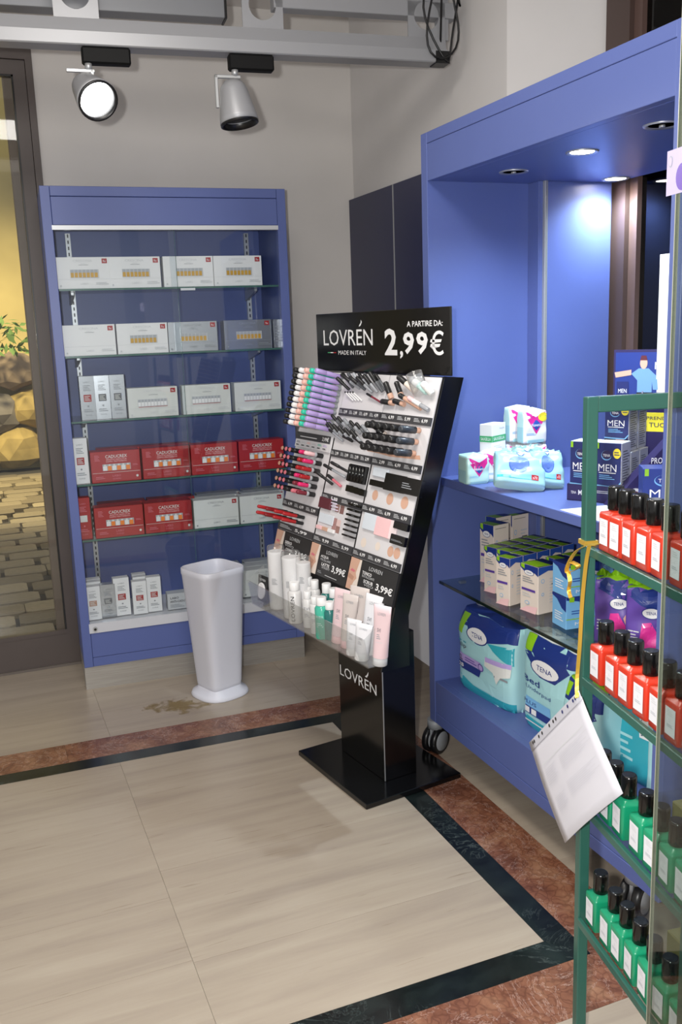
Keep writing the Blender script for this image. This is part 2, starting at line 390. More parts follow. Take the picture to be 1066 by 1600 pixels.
def b_stain(nt, b):
    v = _map(nt, (1, 1, 1)); f = _noise(nt, 16, v, 5, .5)
    tr = nt.nodes.new('ShaderNodeBsdfTransparent'); mx = nt.nodes.new('ShaderNodeMixShader')
    tc = nt.nodes.new('ShaderNodeTexCoord'); mp = nt.nodes.new('ShaderNodeMapping'); mp.inputs['Scale'].default_value = (1/.135, 1/.085, 1)
    ln = nt.nodes.new('ShaderNodeVectorMath'); ln.operation = 'LENGTH'
    nt.links.new(tc.outputs['Object'], mp.inputs[0]); nt.links.new(mp.outputs[0], ln.inputs[0])
    m1 = nt.nodes.new('ShaderNodeMath'); m1.operation = 'SUBTRACT'; nt.links.new(f, m1.inputs[0])
    m2 = nt.nodes.new('ShaderNodeMath'); m2.operation = 'MULTIPLY'; m2.inputs[1].default_value = .32; nt.links.new(ln.outputs['Value'], m2.inputs[0]); nt.links.new(m2.outputs[0], m1.inputs[1])
    r = nt.nodes.new('ShaderNodeValToRGB'); r.color_ramp.elements[0].position = .2; r.color_ramp.elements[1].position = .36
    r.color_ramp.elements[1].color = (.42, .42, .42, 1); nt.links.new(m1.outputs[0], r.inputs[0])
    b.inputs['Base Color'].default_value = lin('9a8454'); out = nt.nodes['Material Output']
    nt.links.new(r.outputs[0], mx.inputs[0]); nt.links.new(tr.outputs[0], mx.inputs[1]); nt.links.new(b.outputs[0], mx.inputs[2]); nt.links.new(mx.outputs[0], out.inputs[0])
ramp_mat('floor_stain', b_stain, .5)
st = MB().lathe([(.155, 0), (.155, .0005)], P['floor_stain'], Matrix.Diagonal((1, .65, 1, 1)), 28, False).build('floor_stain', None, TR((.695, 3.785, .0003), -.25))
tag(st, 'yellowish stain on the floor beside the white basket', 'stain')

# walls
DX0, DX1, DZ = -.62, .405, 2.85       # door opening in the back wall
bw = MB()
bw.box(DX1, XW+.25, YW, YW+.2, 0, 3.1, plaster); bw.box(-3.2, DX0, YW, YW+.2, 0, 3.1, plaster); bw.box(DX0, DX1, YW, YW+.2, DZ, 3.1, plaster)
struct(bw.build('wall_back'))
rw = MB()
rw.box(XW, XW+.3, 3.46, YW, 0, 3.1, plaster_r)
rw.prism([(XW-.015, 3.46), (XW-.015, 3.06), (2.24, 2.872), (2.24, 3.46)][::-1], 3.1, plaster_r)
struct(rw.build('wall_right'))
struct(MB().box(2.2, 2.4, -2.2, 1.62, 0, 3.1, plaster_r).build('wall_right_front'))
struct(MB().box(-3.2, 2.4, -.2, YW+.2, 3.1, 3.16, plaster).build('ceiling'))
# street door in the back wall
d1 = empty('door_1', (DX0, YW, 0)); struct(d1); W_ = DX1-DX0
fr = MB()
for a, b in ((0, .03), (W_-.03, W_)): fr.box(a, b, -.012, .09, 0, DZ, BROWN)
fr.box(.03, W_-.03, -.012, .09, DZ-.05, DZ, BROWN); fr.build('door_frame', d1)
lf = MB(); a, b, zt = .032, W_-.032, DZ-.052
lf.box(a, a+.053, 0, .05, .012, zt, BROWN); lf.box(b-.053, b, 0, .05, .012, zt, BROWN); lf.box(a+.053, b-.053, 0, .05, zt-.06, zt, BROWN); lf.box(a+.053, b-.053, 0, .05, .012, .17, BROWN)
lf.box(a+.053, b-.053, -.004, .012, .165, .185, BROWN)
lf.build('door_leaf', d1)
gk = MB(); x0, x1 = a+.053, b-.053
for q in ((x0, x0+.008, .17, zt-.06), (x1-.008, x1, .17, zt-.06), (x0, x1, .17, .178), (x0, x1, zt-.068, zt-.06)): gk.box(q[0], q[1], .003, .03, q[2], q[3], BLKP)
gk.build('gasket', d1)
MB().box(x0, x1, .018, .026, .17, zt-.06, P['front_glass']).build('door_glass', d1)
MB().box(W_-.115, W_+.05, .26, .32, 0, DZ, M('outer_brown', '7a6a5c', .5), c=.004).build('outer_frame', d1)
MB().box(0, W_, -.012, .2, 0, .012, M('threshold', '6a625c', .5)).build('threshold', d1)
# outside the door: lit street
asph = MB().box(-9, 6, YW+.2, 13, -.12, -.03, M('street_bed', '3a352c', .9)).build('floor_street'); struct(asph)
cob = [M('cobble_a', '7b6f58', .7, var=.1, scale=8), M('cobble_b', '675c48', .7, var=.1, scale=8), M('cobble_c', '8a7d63', .7, var=.1, scale=8)]
cobme = []
for m in cob:
    mb = MB(); mb.box(-.5, .5, -.5, .5, -.5, .5, m, c=.1); o = mb.build('cobblestone'); cobme.append(o.data); bpy.data.objects.remove(o)
k = 0; y = 5.2
while y < 11.6 and k < 290:
    dy = .24; x = -.75+random.random()*.2
    while x < .085*y+.15:
        dx = .26+random.random()*.16
        place('cobblestone', cobme[random.randrange(3)], asph, Matrix.Translation((x, y+random.uniform(-.01, .01), -.02+random.uniform(-.006, .006))) @ Matrix.Diagonal((dx-.03, dy-.03, .06, 1))); k += 1
        x += dx
    y += dy
ow = MB().box(-9, 4, 12.3, 12.6, -.1, 6, M('street_plaster', 'b5a26a', .9, var=.15, scale=1.5)).build('wall_street'); struct(ow)
rocks = [M('rock_a', '6f685f', .9, var=.25, scale=5, bump=.6), M('rock_b', 'a08a52', .9, var=.25, scale=5, bump=.6), M('rock_c', '82715f', .9, var=.25, scale=5, bump=.6)]
rk = 0
for (rx, rz, s, m) in ((-.55, .25, .36, 1), (0, .22, .3, 1), (.45, .26, .34, 1), (.98, .25, .33, 2), (-.3, .72, .34, 2), (.25, .7, .33, 0), (.72, .74, .33, 1), (-.5, 1.2, .3, 0), (0, 1.15, .28, 0), (.5, 1.2, .3, 2), (1.0, 1.15, .26, 0)):
    bm = bmesh.new(); bmesh.ops.create_icosphere(bm, subdivisions=2, radius=s)
    for v in bm.verts: v.co *= 1+random.uniform(-.14, .14); v.co.z *= .8; v.co.y *= .7
    me = bpy.data.meshes.new('rock'); bm.to_mesh(me); bm.free(); me.materials.append(rocks[m]); place('rock', me, ow, Matrix.Translation((rx, 12.1, rz)))
shr = MB(); lm = M('street_leaf', '5f7a3c', .8)
for i in range(260):
    p = V((random.uniform(-.7, 1.2), 11.5+random.uniform(-.2, .1), 1.62+random.uniform(-.2, .24))); s = random.uniform(.05, .1)
    R_ = Matrix.Rotation(random.random()*6, 4, V((random.random(), random.random(), random.random())).normalized())
    shr.add([p+R_ @ V(q) for q in ((-s, 0, 0), (0, -.4*s, 0), (s, 0, 0), (0, .4*s, .1*s))], [(0, 1, 2, 3)], lm)
so = shr.build('shrub'); tag(so, 'green shrub on the stone bank outside the glass door', 'shrub')
light('street_lamp_light', 'SPOT', (-.8, 8.6, 4.4), 2300, (1, .84, .5), spot_size=1.5, spot_blend=.9, shadow_soft_size=.2, aim=(.3, 10.8, .6))

# shop window on the right, behind the blue bay
w1 = empty('window_1', (2.2, 2.87, 0)); struct(w1)
wf = MB(); wf.box(0, .09, -.125, 0, 0, 3.1, BROWN2); wf.box(.02, .07, -.165, -.125, 0, 3.1, M('brown_rebate', '5c4842', .4)); wf.box(0, .09, -1.3, -.125, 0, .5, BROWN2); wf.box(0, .09, -1.3, -.125, 3.0, 3.1, BROWN2); wf.box(0, .09, -1.3, -1.2, 0, 3.1, BROWN2)
wf.build('window_frame', w1)
MB().box(.04, .05, -1.2, -.165, .5, 3.0, P['dark_window']).build('pane', w1)
struct(MB().box(2.6, 2.65, -1, 4.4, -.1, 4, M('night_backdrop', '23252a', .9, var=.2, scale=2)).build('wall_night_backdrop'))  # added dark backdrop, hides the grey world light beyond the window

# navy panels on the right wall
for i, (a, b) in enumerate(((4.012, YW-.004), (3.47, 4.004))):
    o = MB().box(XW-.03, XW-.002, a, b, 0, 2.235, NAVY, c=.0015).build('wall_panel')
    tag(o, 'dark navy wall panel next to the room corner' if i == 0 else 'dark navy wall panel between its twin and the blue bay', 'panel', 'navy wall panels')
    MB().box(XW-.032, XW-.005, a-.0075 if i == 0 else a, (a if i == 0 else a+.004), .0, 2.235, ALU).build('joint_strip', o)

# ================================================================== WALL CABINET (back wall)
CA = V((.352, 4.146, 0)); CR = math.radians(-3.01)
CXV = V((math.cos(CR), math.sin(CR), 0)); CNV = V((-math.sin(CR), math.cos(CR), 0))
CT = TR(CA, CR)
def cabx(x, y, dep):
    q = onplane(x, y, CA+CNV*dep, CNV)-CA; return q.dot(CXV)
cab = empty('wall_cabinet', mat4=CT); tag(cab, 'tall blue glazed wall cabinet full of boxed hair treatments', 'cabinet')
CWD, CD, CH = 1.053, .37, 2.216
for x0 in (0, CWD-.04): MB().box(x0, x0+.04, 0, CD, .11, CH, BLUE, c=.0015).build('side_panel', cab)
MB().box(.041, CWD-.041, .0, CD, CH-.04, CH, BLUE, c=.0015).build('top_panel', cab)
MB().box(.041, CWD-.041, .001, .03, 2.06, CH-.042, BLUE, c=.0015).build('header_panel', cab)
MB().box(.041, CWD-.041, CD-.012, CD, .11, CH-.04, BLUE).build('back_panel', cab)
MB().box(.041, CWD-.041, .001, CD-.012, .111, .153, BLUE, c=.001).box(.041, CWD-.041, .001, .03, .155, .27, BLUE, c=.001).build('plinth_panel', cab)
MB().box(.041, CWD-.041, .03, CD-.012, .27, .311, WHT).build('deck', cab)
MB().box(.036, CWD-.036, -.006, .03, .272, .316, M('white_profile', 'c9ccd4', .4)).build('lower_rail', cab)
MB().box(.036, CWD-.04, -.006, .03, 2.04, 2.058, M('silver_profile', 'd3d6da', .3, metal=.3)).build('upper_rail', cab)
MB().box(.0, CWD, .012, CD, 0, .11, P['brushed_steel']).build('kick_plate', cab)
lk = MB().tube((.062, -.012, .291), (.062, -.006, .291), .011, None, ALU, 16).tube((.062, -.014, .291), (.062, -.012, .291), .006, None, BLKP, 12).build('lock', cab)
SZ = (1.80, 1.516, 1.233, .952, .699)
for z in SZ:
    o = MB().box(.043, CWD-.043, .03, CD-.02, z-.008, z, P['shelf_glass']).build('glass_shelf', cab)
    MB().box(.043, CWD-.043, .028, .031, z-.008, z, GEDGE).build('shelf_edge', o)
    for x in (.115, .945): MB().prism([(0, 0), (.2, 0), (.2, -.012), (0, -.05)], .012, ALU, Matrix.Translation((x-.006, CD-.02, z-.009)) @ Matrix.Rotation(math.pi/2, 4, 'Z') @ Matrix.Rotation(math.pi/2, 4, 'X') @ Matrix.Rotation(math.pi, 4, 'Y')).build('shelf_bracket', cab)
MB().box(.56, .625, .022, .028, SZ[0]-.016, SZ[0]-.006, WHT).build('shelf_ticket', cab)
for x in (.115, .945):
    up = MB().box(x-.011, x+.011, CD-.03, CD-.012, .315, 2.06, ALU).build('slotted_upright', cab)
    mb = MB()
    for i in range(64): mb.box(x-.003, x+.003, CD-.0312, CD-.03, .34+i*.027, .355+i*.027, BLKP)
    mb.build('slots', up)
MB().box(.042, .545, .006, .011, .316, 2.042, P['front_glass']).build('sliding_glass', cab)
MB().box(.52, CWD-.042, .016, .021, .316, 2.042, P['front_glass']).build('sliding_glass', cab)
MB().box(.5445, .5455, .0055, .0115, .316, 2.042, GEDGE).build('glass_edge_line', cab)

def cabm(xc, dep, z, rz=0): return CT @ TR((xc, dep, z), rz)
# --- box kinds
def vials(m1, cap, x0=.26, x1=.78, y0=.36, y1=.6, n=7):
    ops = [('r', 'p_lgrey', x0-.01, y0-.02, x1+.01, y1+.01)]
    for i in range(n):
        a = x0+(x1-x0)*i/n; b = a+(x1-x0)/n*.78
        ops += [('r', m1, a, y0, b, y0+(y1-y0)*.62), ('r', cap, a, y0+(y1-y0)*.62, b, y1)]
    return ops
HB = (.222, .075, .132)
def hair_white(vi, silver=False):
    t = 'p_grey' if silver else 'p_lgrey'
    f = [('t', t, 'CRESCINA', .5, .88, .36, .07), ('r', 'p_red', .86, .8, .96, .95), ('t', 'p_white', 'Re', .91, .87, .05, .07), ('r', 'p_grey', .42, .745, .6, .757), ('t', t, 'HFSC', .51, .79, .1, .035)]
    if vi == 'amber': f += vials('p_amber', 'p_silver')
    if vi == 'pale': f += vials('p_white', 'p_silver', .2, .78, .38, .6, 9)+[('r', 'p_red', .2, .345, .78, .36)]
    f += [('r', t, .02, .3, .98, .306), ('t', t, 'LABO', .5, .16, .14, .06), ('e', t, .06, .1, .018, .03), ('l', t, .72, .12, .96, .22, 2)]
    return {'front': f}
def hair_red():
    f = [('t', 'p_offw', 'CADUCREX', .52, .83, .44, .1, .01), ('t', 'p_pink', 'ANTICADUTA', .52, .735, .42, .05), ('t', 'p_pink', 'DOPPIO TRATTAMENTO', .52, .67, .42, .045), ('l', 'p_rose', .08, .7, .19, .9, 5),
         ('r', 'p_silver', .23, .38, .8, .59)]
    for i in range(6):
        a = .24+.093*i; f += [('r', 'p_white' if i % 2 == 0 else 'p_orange', a, .385, a+.08, .53), ('r', 'p_offw', a+.02, .53, a+.06, .585)]
    f += [('r', 'p_offw', .02, .315, .98, .325), ('t', 'p_rose', 'LABO', .5, .21, .16, .07), ('t', 'p_rose', 'SUISSE', .5, .11, .16, .05), ('e', 'p_offw', .92, .16, .024, .04), ('l', 'p_rose', .08, .12, .26, .22, 2), ('l', 'p_rose', .84, .5, .95, .56, 2)]
    return {'front': f, 'top': [('t', 'p_rose', 'CADUCREX', .5, .5, .4, .2)]}
KIND = {}
def hb(kind, label, mat4, group, w=None):
    if kind not in KIND:
        ms, pr = {'amber': (P['p_white'], hair_white('amber')), 'plain': (P['p_white'], hair_white('')), 'silver': (SILVER, hair_white('amber', True)), 'pale': (P['p_offw'], hair_white('pale')),
                  'low': (P['p_offw'], {'front': hair_white('', True)['front']}), 'red': (P['p_red'], hair_red())}[kind]
        W, D, H = HB if kind != 'red' else (.217, .085, .14)
        if kind == 'low': W = .212
        KIND[kind] = carton('treatment_box', label, 'box', mat4, W, D, H, ms, pr, group); return KIND[kind]
    return clone(KIND[kind], mat4, label, group)
def shelfbox(kind, px, py, z, label, group, dep=.075, rz=0, dz=0):
    return hb(kind, label, cabm(cabx(px, py, dep-.037), dep, z+dz, rz), group)
g1 = 'white treatment boxes with amber vials'
for i, (px, t) in enumerate(((130, 'leftmost on the top cabinet shelf'), (211, 'second from the left on the top cabinet shelf'), (295, 'third from the left on the top cabinet shelf'), (372, 'rightmost on the top cabinet shelf'))):
    shelfbox('amber', px, 425, SZ[0], 'white box with amber vials, '+t, g1, rz=(.02, .0, -.02, .01)[i])
shelfbox('plain', 140, 532, SZ[1], 'plain shiny white box at the left end of the second cabinet shelf', 'boxes on the second cabinet shelf')
shelfbox('amber', 223, 528, SZ[1], 'white box with amber vials beside the plain one on the second shelf', g1)
shelfbox('silver', 302, 522, SZ[1], 'silver box with amber vials in the middle of the second shelf', 'silver boxes with amber vials', rz=-.03)
shelfbox('silver', 387, 515, SZ[1], 'silver box with amber vials near the right of the second shelf', 'silver boxes with amber vials', rz=.03)
o = carton('treatment_box', 'plain silver box wedged at the right end of the second shelf', 'box', cabm(cabx(433, 515, .05), .12, SZ[1]), .035, .15, .13, SILVER, {'front': [('l', 'p_grey', .2, .2, .8, .8, 6)]})
for i, (px, t) in enumerate(((239, 'next to the slim silver boxes'), (323.5, 'in the middle'), (403.5, 'at the right end'))):
    shelfbox('pale', px, 622, SZ[2], 'white box with pale ampoules %s of the third shelf' % t if i else 'white box with pale ampoules next to the slim silver boxes', 'white boxes with pale ampoules', rz=(0, -.02, .01)[i])
def slim(label, mat4, w, d, h, ms, sq, group, txt='p_grey'):
    f = [('t', txt, 'LABO', .5, .86, .4, .035), ('l', txt, .25, .66, .75, .8, 4), ('r', sq, .24, .42, .74, .58), ('l', 'p_offw', .3, .44, .68, .56, 4), ('e', txt, .5, .32, .06, .02), ('t', txt, 'SUISSE', .5, .12, .4, .03), ('l', txt, .2, .18, .8, .26, 2)]
    return carton('slim_box', label, 'box', mat4, w, d, h, ms, {'front': f, 'left': [('l', txt, .2, .2, .8, .8, 8)]}, group)
for i, (px, s, t) in enumerate(((137, 'p_red', 'slim silver box with a red square on the third cabinet shelf'), (161, 'p_dgrey', 'slim silver box with a dark square, middle of its trio'), (185, 'p_dgrey', 'slim silver box with a dark square, right of its trio'))):
    slim(t, cabm(cabx(px, 620, .05), .09, SZ[2], (.03, -.02, 0)[i]), .066, .05, .195, SILVER, s, 'slim silver boxes')
slim('slim white box with a red square beside the red boxes', cabm(cabx(126, 722, .05), .08, SZ[3], .05), .066, .05, .205, P['p_white'], 'p_red', 'slim cartons')
rg = 'red hair treatment boxes'
for i, px in enumerate((181, 260.5, 336, 409.5)):
    shelfbox('red', px, 728, SZ[3], 'red treatment box, %s from the left on the fourth shelf' % ORD[i], rg, dep=.08, rz=(.0, .01, -.01, 0)[i])
for i, px in enumerate((189, 262)):
    o = shelfbox('red', px, 705, SZ[3], 'red treatment box hidden behind the %s red box of the fourth shelf' % ORD[i], rg, dep=.175)
slim('slim red carton with a white square at the left of the fifth shelf', cabm(cabx(131, 810, .05), .08, SZ[4], .03), .062, .055, .19, P['p_red'], 'p_offw', 'slim cartons', 'p_rose')
for i, px in enumerate((186.5, 264)):
    shelfbox('red', px, 815, SZ[4], 'red treatment box, %s of two on the fifth shelf' % ('left', 'right')[i], rg, dep=.08)
    shelfbox('red', px+5, 800, SZ[4], 'red treatment box behind the %s red box of the fifth shelf' % ('left', 'right')[i], rg, dep=.17, dz=.0)
for i, px in enumerate((338.5, 410)):
    for k in range(3):
        shelfbox('low', px+k*2.5, 803-k*5, SZ[4], 'plain white box, %s of three, %s set of the fifth shelf' % (('front', 'middle', 'rear')[k], ('left', 'right')[i]), 'plain white boxes in sets of three', dep=.075+k*.079)
for i, px in enumerate((340, 412)):
    for k in range(3):
        shelfbox('low', px+k*2, 905-k*5, .311, 'plain white box, %s of three on the cabinet floor, %s set' % (('front', 'middle', 'rear')[k], ('left', 'right')[i]), 'plain white boxes on the cabinet floor', dep=.12+k*.079, dz=.012)
for i, (px, py, w, h, ms, s, dep, t) in enumerate(((146, 945, .068, .158, P['p_white'], 'p_flesh2', .075, 'slim white carton with a tan square by the cabinet lock'),
        (170, 940, .068, .158, SILVER, 'p_dgrey', .085, 'slim silver carton with a dark square on the cabinet floor'), (191, 932, .072, .18, P['p_white'], 'p_red', .09, 'tallest slim white carton with a red square on the cabinet floor'),
        (219, 935, .066, .158, P['p_white'], 'p_red', .075, 'slim white carton with a red square set low at its foot'), (242, 930, .066, .168, P['p_white'], 'p_red', .085, 'slim white carton with a red square beside the grey box'))):
    slim(t, cabm(cabx(px, py, .05), dep, .3165, (.02, -.03, .04, 0, -.02)[i]), w, .045, h, ms, s, 'slim cartons on the cabinet floor')
for k in range(2):
    slim('slim white carton standing %s behind the tan square one' % ('just', 'farther')[k], cabm(cabx(148, 935, .09)+.003*k, .131+k*.052, .3165), .066, .045, .165, P['p_white'], 'p_flesh2', 'slim cartons on the cabinet floor')
    slim('slim white carton standing %s behind the low red square one' % ('just', 'farther')[k], cabm(cabx(220, 925, .09)+.003*k, .126+k*.052, .3165), .064, .045, .165, P['p_white'], 'p_red', 'slim cartons on the cabinet floor')
carton('slim_box', 'grey box lettered ANTI-CADUTA lying beside the basket', 'box', cabm(cabx(281, 943, .05), .085, .3165), .11, .06, .078, P['p_lgrey'], {'front': [('t', 'p_black', 'LABO', .3, .72, .36, .13, .01), ('t', 'p_black', 'ANTI-CADUTA', .5, .5, .8, .13, .01), ('l', 'p_grey', .1, .12, .7, .35, 3)]})

# ================================================================== BLUE WINDOW BAY (on castors, right)
BX, BXB = 1.485, 2.185
BY0, BY1 = 1.655, 2.908
BZ0, BZT, BCE = .135, 2.22, 2.067
SHZ, GLZ, FLZ = 1.065, .684, .30
bay = empty('display_bay', ((BX+BXB)/2, (BY0+BY1)/2, 0)); BO = V(bay.location)
tag(bay, 'large open blue display bay on castors in front of the shop window', 'display unit')
BT = Matrix.Translation(-BO)
def bpart(name, *boxes, parent=None):
    mb = MB()
    for b_ in boxes: mb.box(*b_[:6], b_[6] if len(b_) > 6 else BLUE, BT if parent is None else BT, c=b_[7] if len(b_) > 7 else .0012)
    return mb.build(name, parent or bay)
bpart('side_panel', (BX, 1.905, BY1-.042, BY1, BZ0, BZT))
bpart('side_panel', (BX, 2.185, BY0, BY0+.042, BZ0, BZT))
bpart('inner_pilaster', (1.88, 1.905, 2.80, BY1-.042, FLZ, BCE))
bpart('corner_profile', (1.896, 1.908, 2.785, 2.80, FLZ, BCE, ALU, .001))
bpart('back_side_panel', (1.908, 2.185, 2.80, 2.822, FLZ, BCE))
bpart('ceiling_panel', (BX+.03, 2.185, BY0+.042, BY1-.042, BCE, BCE+.03))
bpart('fascia', (BX+.001, BX+.03, BY0+.042, BY1-.042, BCE, BZT-.036))
bpart('top_panel', (BX, 2.185, BY0+.042, BY1-.042, BZT-.035, BZT))
bpart('counter', (1.522, 2.185, BY0+.042, BY1-.042, SHZ-.03, SHZ))
bpart('floor_panel', (BX+.03, 2.185, BY0+.042, BY1-.042, FLZ-.022, FLZ))
bpart('plinth_panel', (BX+.002, BX+.03, BY0+.042, BY1-.042, .178, FLZ))
bpart('plinth_panel', (BX+.001, BX+.03, BY0+.042, BY1-.042, BZ0, .1765))
bpart('back_panel', (2.1, 2.115, BY0+.042, 2.80, FLZ, SHZ-.03))
gs = bpart('glass_shelf', (1.512, 2.06, BY0+.044, BY1-.044, GLZ-.01, GLZ, P['shelf_glass'], 0))
bpart('shelf_edge', (1.508, 1.512, BY0+.044, BY1-.044, GLZ-.01, GLZ, M('dark_glass_edge', '12201d', .2), 0), parent=gs)
for x in (1.6, 1.95): bpart('shelf_pin', (x-.012, x+.012, BY1-.06, BY1-.042, GLZ-.02, GLZ-.011, ALU, .001))
def castor(x, y, rz):
    r = empty('castor', mat4=BT @ TR((x, y, 0), rz)); r.parent = bay
    for s in (-1, 1):
        X = Matrix.Translation((0, s*.019, .052)) @ Matrix.Rotation(math.pi/2, 4, 'X')
        MB().lathe([(.03, -.012), (.045, -.013), (.052, -.008), (.052, .008), (.045, .013), (.03, .012)], BLKP, X, 24).build('wheel', r)
        MB().lathe([(.0, -.0145), (.036, -.0142), (.039, -.010), (.039, .010), (.036, .0142), (.0, .0145)], M('castor_grey', '8b8e92', .45), X, 24).build('wheel_disc', r)
    MB().box(-.03, .02, -.005, .005, .03, .1, M('castor_grey'), c=.002).lathe([(.03, .1), (.03, .135)], M('castor_grey'), None, 16).build('fork', r)
castor(1.502, 2.9, .46); castor(1.535, 1.80, .46); castor(2.1, 2.7, 0)
def downlight(P_, lit):
    r = empty('recessed_light', P_)
    MB().lathe([(.034, -.001), (.045, -.004), (.047, -.001), (.047, 0)], ALU, None, 28, True, False).build('bezel', r)
    if lit: MB().lathe([(0, -.0015), (.034, -.0015)], M('lamp_glow', 'ffffff', .4, emit='fff6ea', es=14), None, 24).build('lamp', r)
    else:
        MB().lathe([(0, -.0005), (.034, -.0005)], BLKP, None, 24).build('reflector', r)
        MB().lathe([(0, -.006), (.008, -.006), (.008, -.0005)], ALU, None, 12).build('lamp', r)
    return r
for i, (px, py, lit, t) in enumerate(((803, 268, 0, 'unlit recessed light nearest the bay side panel'), (910, 237, 1, 'glowing recessed light near the front of the bay ceiling'), (962, 279, 1, 'glowing recessed light at the back by the window'), (1035, 195, 0, 'unlit recessed light half behind the glass edge'))):
    q = onz(px, py, BCE); tag(downlight(q, lit), t, 'light', 'recessed bay lights')
    if lit: light('bay_spot_light', 'SPOT', q-V((0, 0, .012)), 60 if i == 1 else 30, (.72, .87, 1), spot_size=2.7, spot_blend=.9, shadow_soft_size=.03, aim=q-V((0, -.0, 1)))

# --- packs standing in the bay
def frame_from(C, R, z):
    a, b = onz(*C, z), onz(*R, z); return a, b, math.atan2(b.y-a.y, b.x-a.x), (b-a).length
def box_at(C, R, z, topy, d):
    """front face runs from the near corner C to R (pixels on the plane z); returns base-centre matrix, w, h"""
    a, b, rz, w = frame_from(C, R, z); n = V((-math.sin(rz), math.cos(rz), 0)); h = zat(topy, a)-z
    return TR((a+b)/2+n*d/2, rz), w, h
def tena_oval(x, y, w, h, sl=0): return [('e', 'p_nblue', x, y, w*1.1, h*1.16), ('e', 'p_white', x, y, w, h), ('t', 'p_nblue', 'TENA', x, y, w*1.15, h*.62, .01)]
# soft pack with curved faces
def soft(name, label, cat, mat4, w, d, h, body, side, front_ops, group=None, n=5, fin=.0, squash=.35, topcol=None, left_ops=None, fin_col=None, wob=.004, seed=1):
    rnd = random.Random(seed); ph = [rnd.uniform(0, 6.28) for _ in range(6)]
    def g(v):   # depth profile over height
        return max(.06, 1-squash*max(0, (v-.72)/.28)**2.2-.10*max(0, (.12-v)/.12)**2)
    def wr(a, v): return wob*(math.sin(9*v+ph[0]+2*a)+.7*math.sin(17*v+ph[1]-3*a)+.6*math.sin(5*a+ph[2]))*(.4+v)
    def fn(u, v, off):      # front mapping, u,v 0..1
        x = (u-.5)*2; x = max(-.999, min(.999, x)); y = (1-abs(x)**n)**(1/n)
        return V((x*w/2, -(d/2)*g(v)*y-off-wr(x, v), v*h+.004*math.sin(6*x+ph[3])*(v > .97)))
    def fl_(u, v, off):     # left face mapping, u 0 at back .. 1 at front
        y = (u-.5)*1.9; x = (1-abs(y)**n)**(1/n); return V((-x*w/2-off, -y*d/2*g(v), v*h))
    seg, rows = 56, 18; vs = []; fs = []
    for j in range(rows+1):
        v = j/rows
        for i in range(seg):
            t = 2*math.pi*i/seg; c_, s_ = math.cos(t), math.sin(t)
            x = math.copysign(abs(c_)**(2/n), c_); y = math.copysign(abs(s_)**(2/n), s_); inset = 1-.03*(j in (0, rows))
            vs.append((x*w/2*inset, y*d/2*g(v)*inset+(-wr(x, v) if s_ < 0 else wr(x, v)), v*h+.004*math.sin(6*x+ph[3])*(v > .97)))
    mb = MB()
    for j in range(rows):
        for i in range(seg):
            t = 2*math.pi*(i+.5)/seg; m = side if abs(math.cos(t)) > .93 else body
            if callable(m) and not isinstance(m, bpy.types.Material): m = m(math.cos(t), math.sin(t), (j+.5)/rows)
            mb.add([vs[j*seg+i], vs[j*seg+(i+1) % seg], vs[(j+1)*seg+(i+1) % seg], vs[(j+1)*seg+i]], [(0, 1, 2, 3)], P[m] if isinstance(m, str) else m, None, True)
    tc = P[topcol or (body if isinstance(body, str) else 'p_mint')]
    mb.add(vs[:seg], [tuple(range(seg))[::-1]], tc); mb.add(vs[-seg:]+[(0, 0, h+.012)], [(i, (i+1) % seg, seg) for i in range(seg)], tc)
    o = mb.build(name, None, mat4); tag(o, label, cat, group)
    if fin:
        f = MB(); k = 14; pts = []
        for i in range(k+1):
            x = (i/k-.5)*w*.92; pts.append((x, .006*math.sin(i*1.7+seed), h+.004)); pts.append((x*1.02, -.25*fin+.01*math.sin(i*2.3+seed), h+fin*(.75+.25*math.sin(i*1.3+seed))))
        f.add(pts, [(2*i, 2*i+2, 2*i+3, 2*i+1) for i in range(k)], P[fin_col or 'p_white']); f.build('sealed_fin', o)
    F = Face((0, 0, 0), (1, 0, 0), (0, 0, 1), (0, -1, 0), w, h, fn); pm = MB(); prnt(pm, F, front_ops); pm.build('print', o)
    if left_ops: pm = MB(); prnt(pm, Face((0, 0, 0), (1, 0, 0), (0, 0, 1), (0, -1, 0), d, h, fl_), left_ops); pm.build('print', o)
    return o
# counter: Saugella carton on a white carton, pads, wipes
def pads_print(sc=1):
    return [('p', 'p_magenta', [(0.02, .97), (.16, .97), (.52, .42), (.88, .97), (.98, .97), (.98, .9), (.52, .27), (.02, .9)]), ('p', 'p_blue', [(.52, .74), (.72, .56), (.52, .38), (.32, .56)]), ('t', 'p_white', 'Nuvenia', .52, .56, .42, .1, .015),
            ('l', 'p_sky', .1, .24, .5, .32, 2), ('r', 'p_lteal', .0, .0, 1, .1)]
def sau(): return [('r', 'p_gsau', 0, .42, 1, .62), ('t', 'p_white', 'SAUGELLA', .5, .52, .8, .1, .01), ('t', 'p_grey', 'Saugella', .7, .84, .35, .07), ('l', 'p_lgrey', .1, .12, .8, .32, 3)]
X_, w_, h_ = box_at((761, 752), (798, 742), SHZ, 653, .05)
w_ = .088; zt = .085
carton('pad_box', 'plain white pad box under the green banded box', 'box', X_ @ TR((.01, .01, 0)), .1, .06, zt, P['p_white'], {'front': [('l', 'p_lgrey', .1, .5, .8, .8, 3)], 'left': [('r', 'p_mint', 0, 0, 1, .3)]}, 'pad packs on the counter')
carton('pad_box', 'white pad box with a green SAUGELLA band on top of another box', 'box', X_ @ TR((0, 0, zt+.0005)), w_, .05, .105, {'all': P['p_white']}, {'front': sau(), 'left': sau()[:2]}, 'pad packs on the counter')
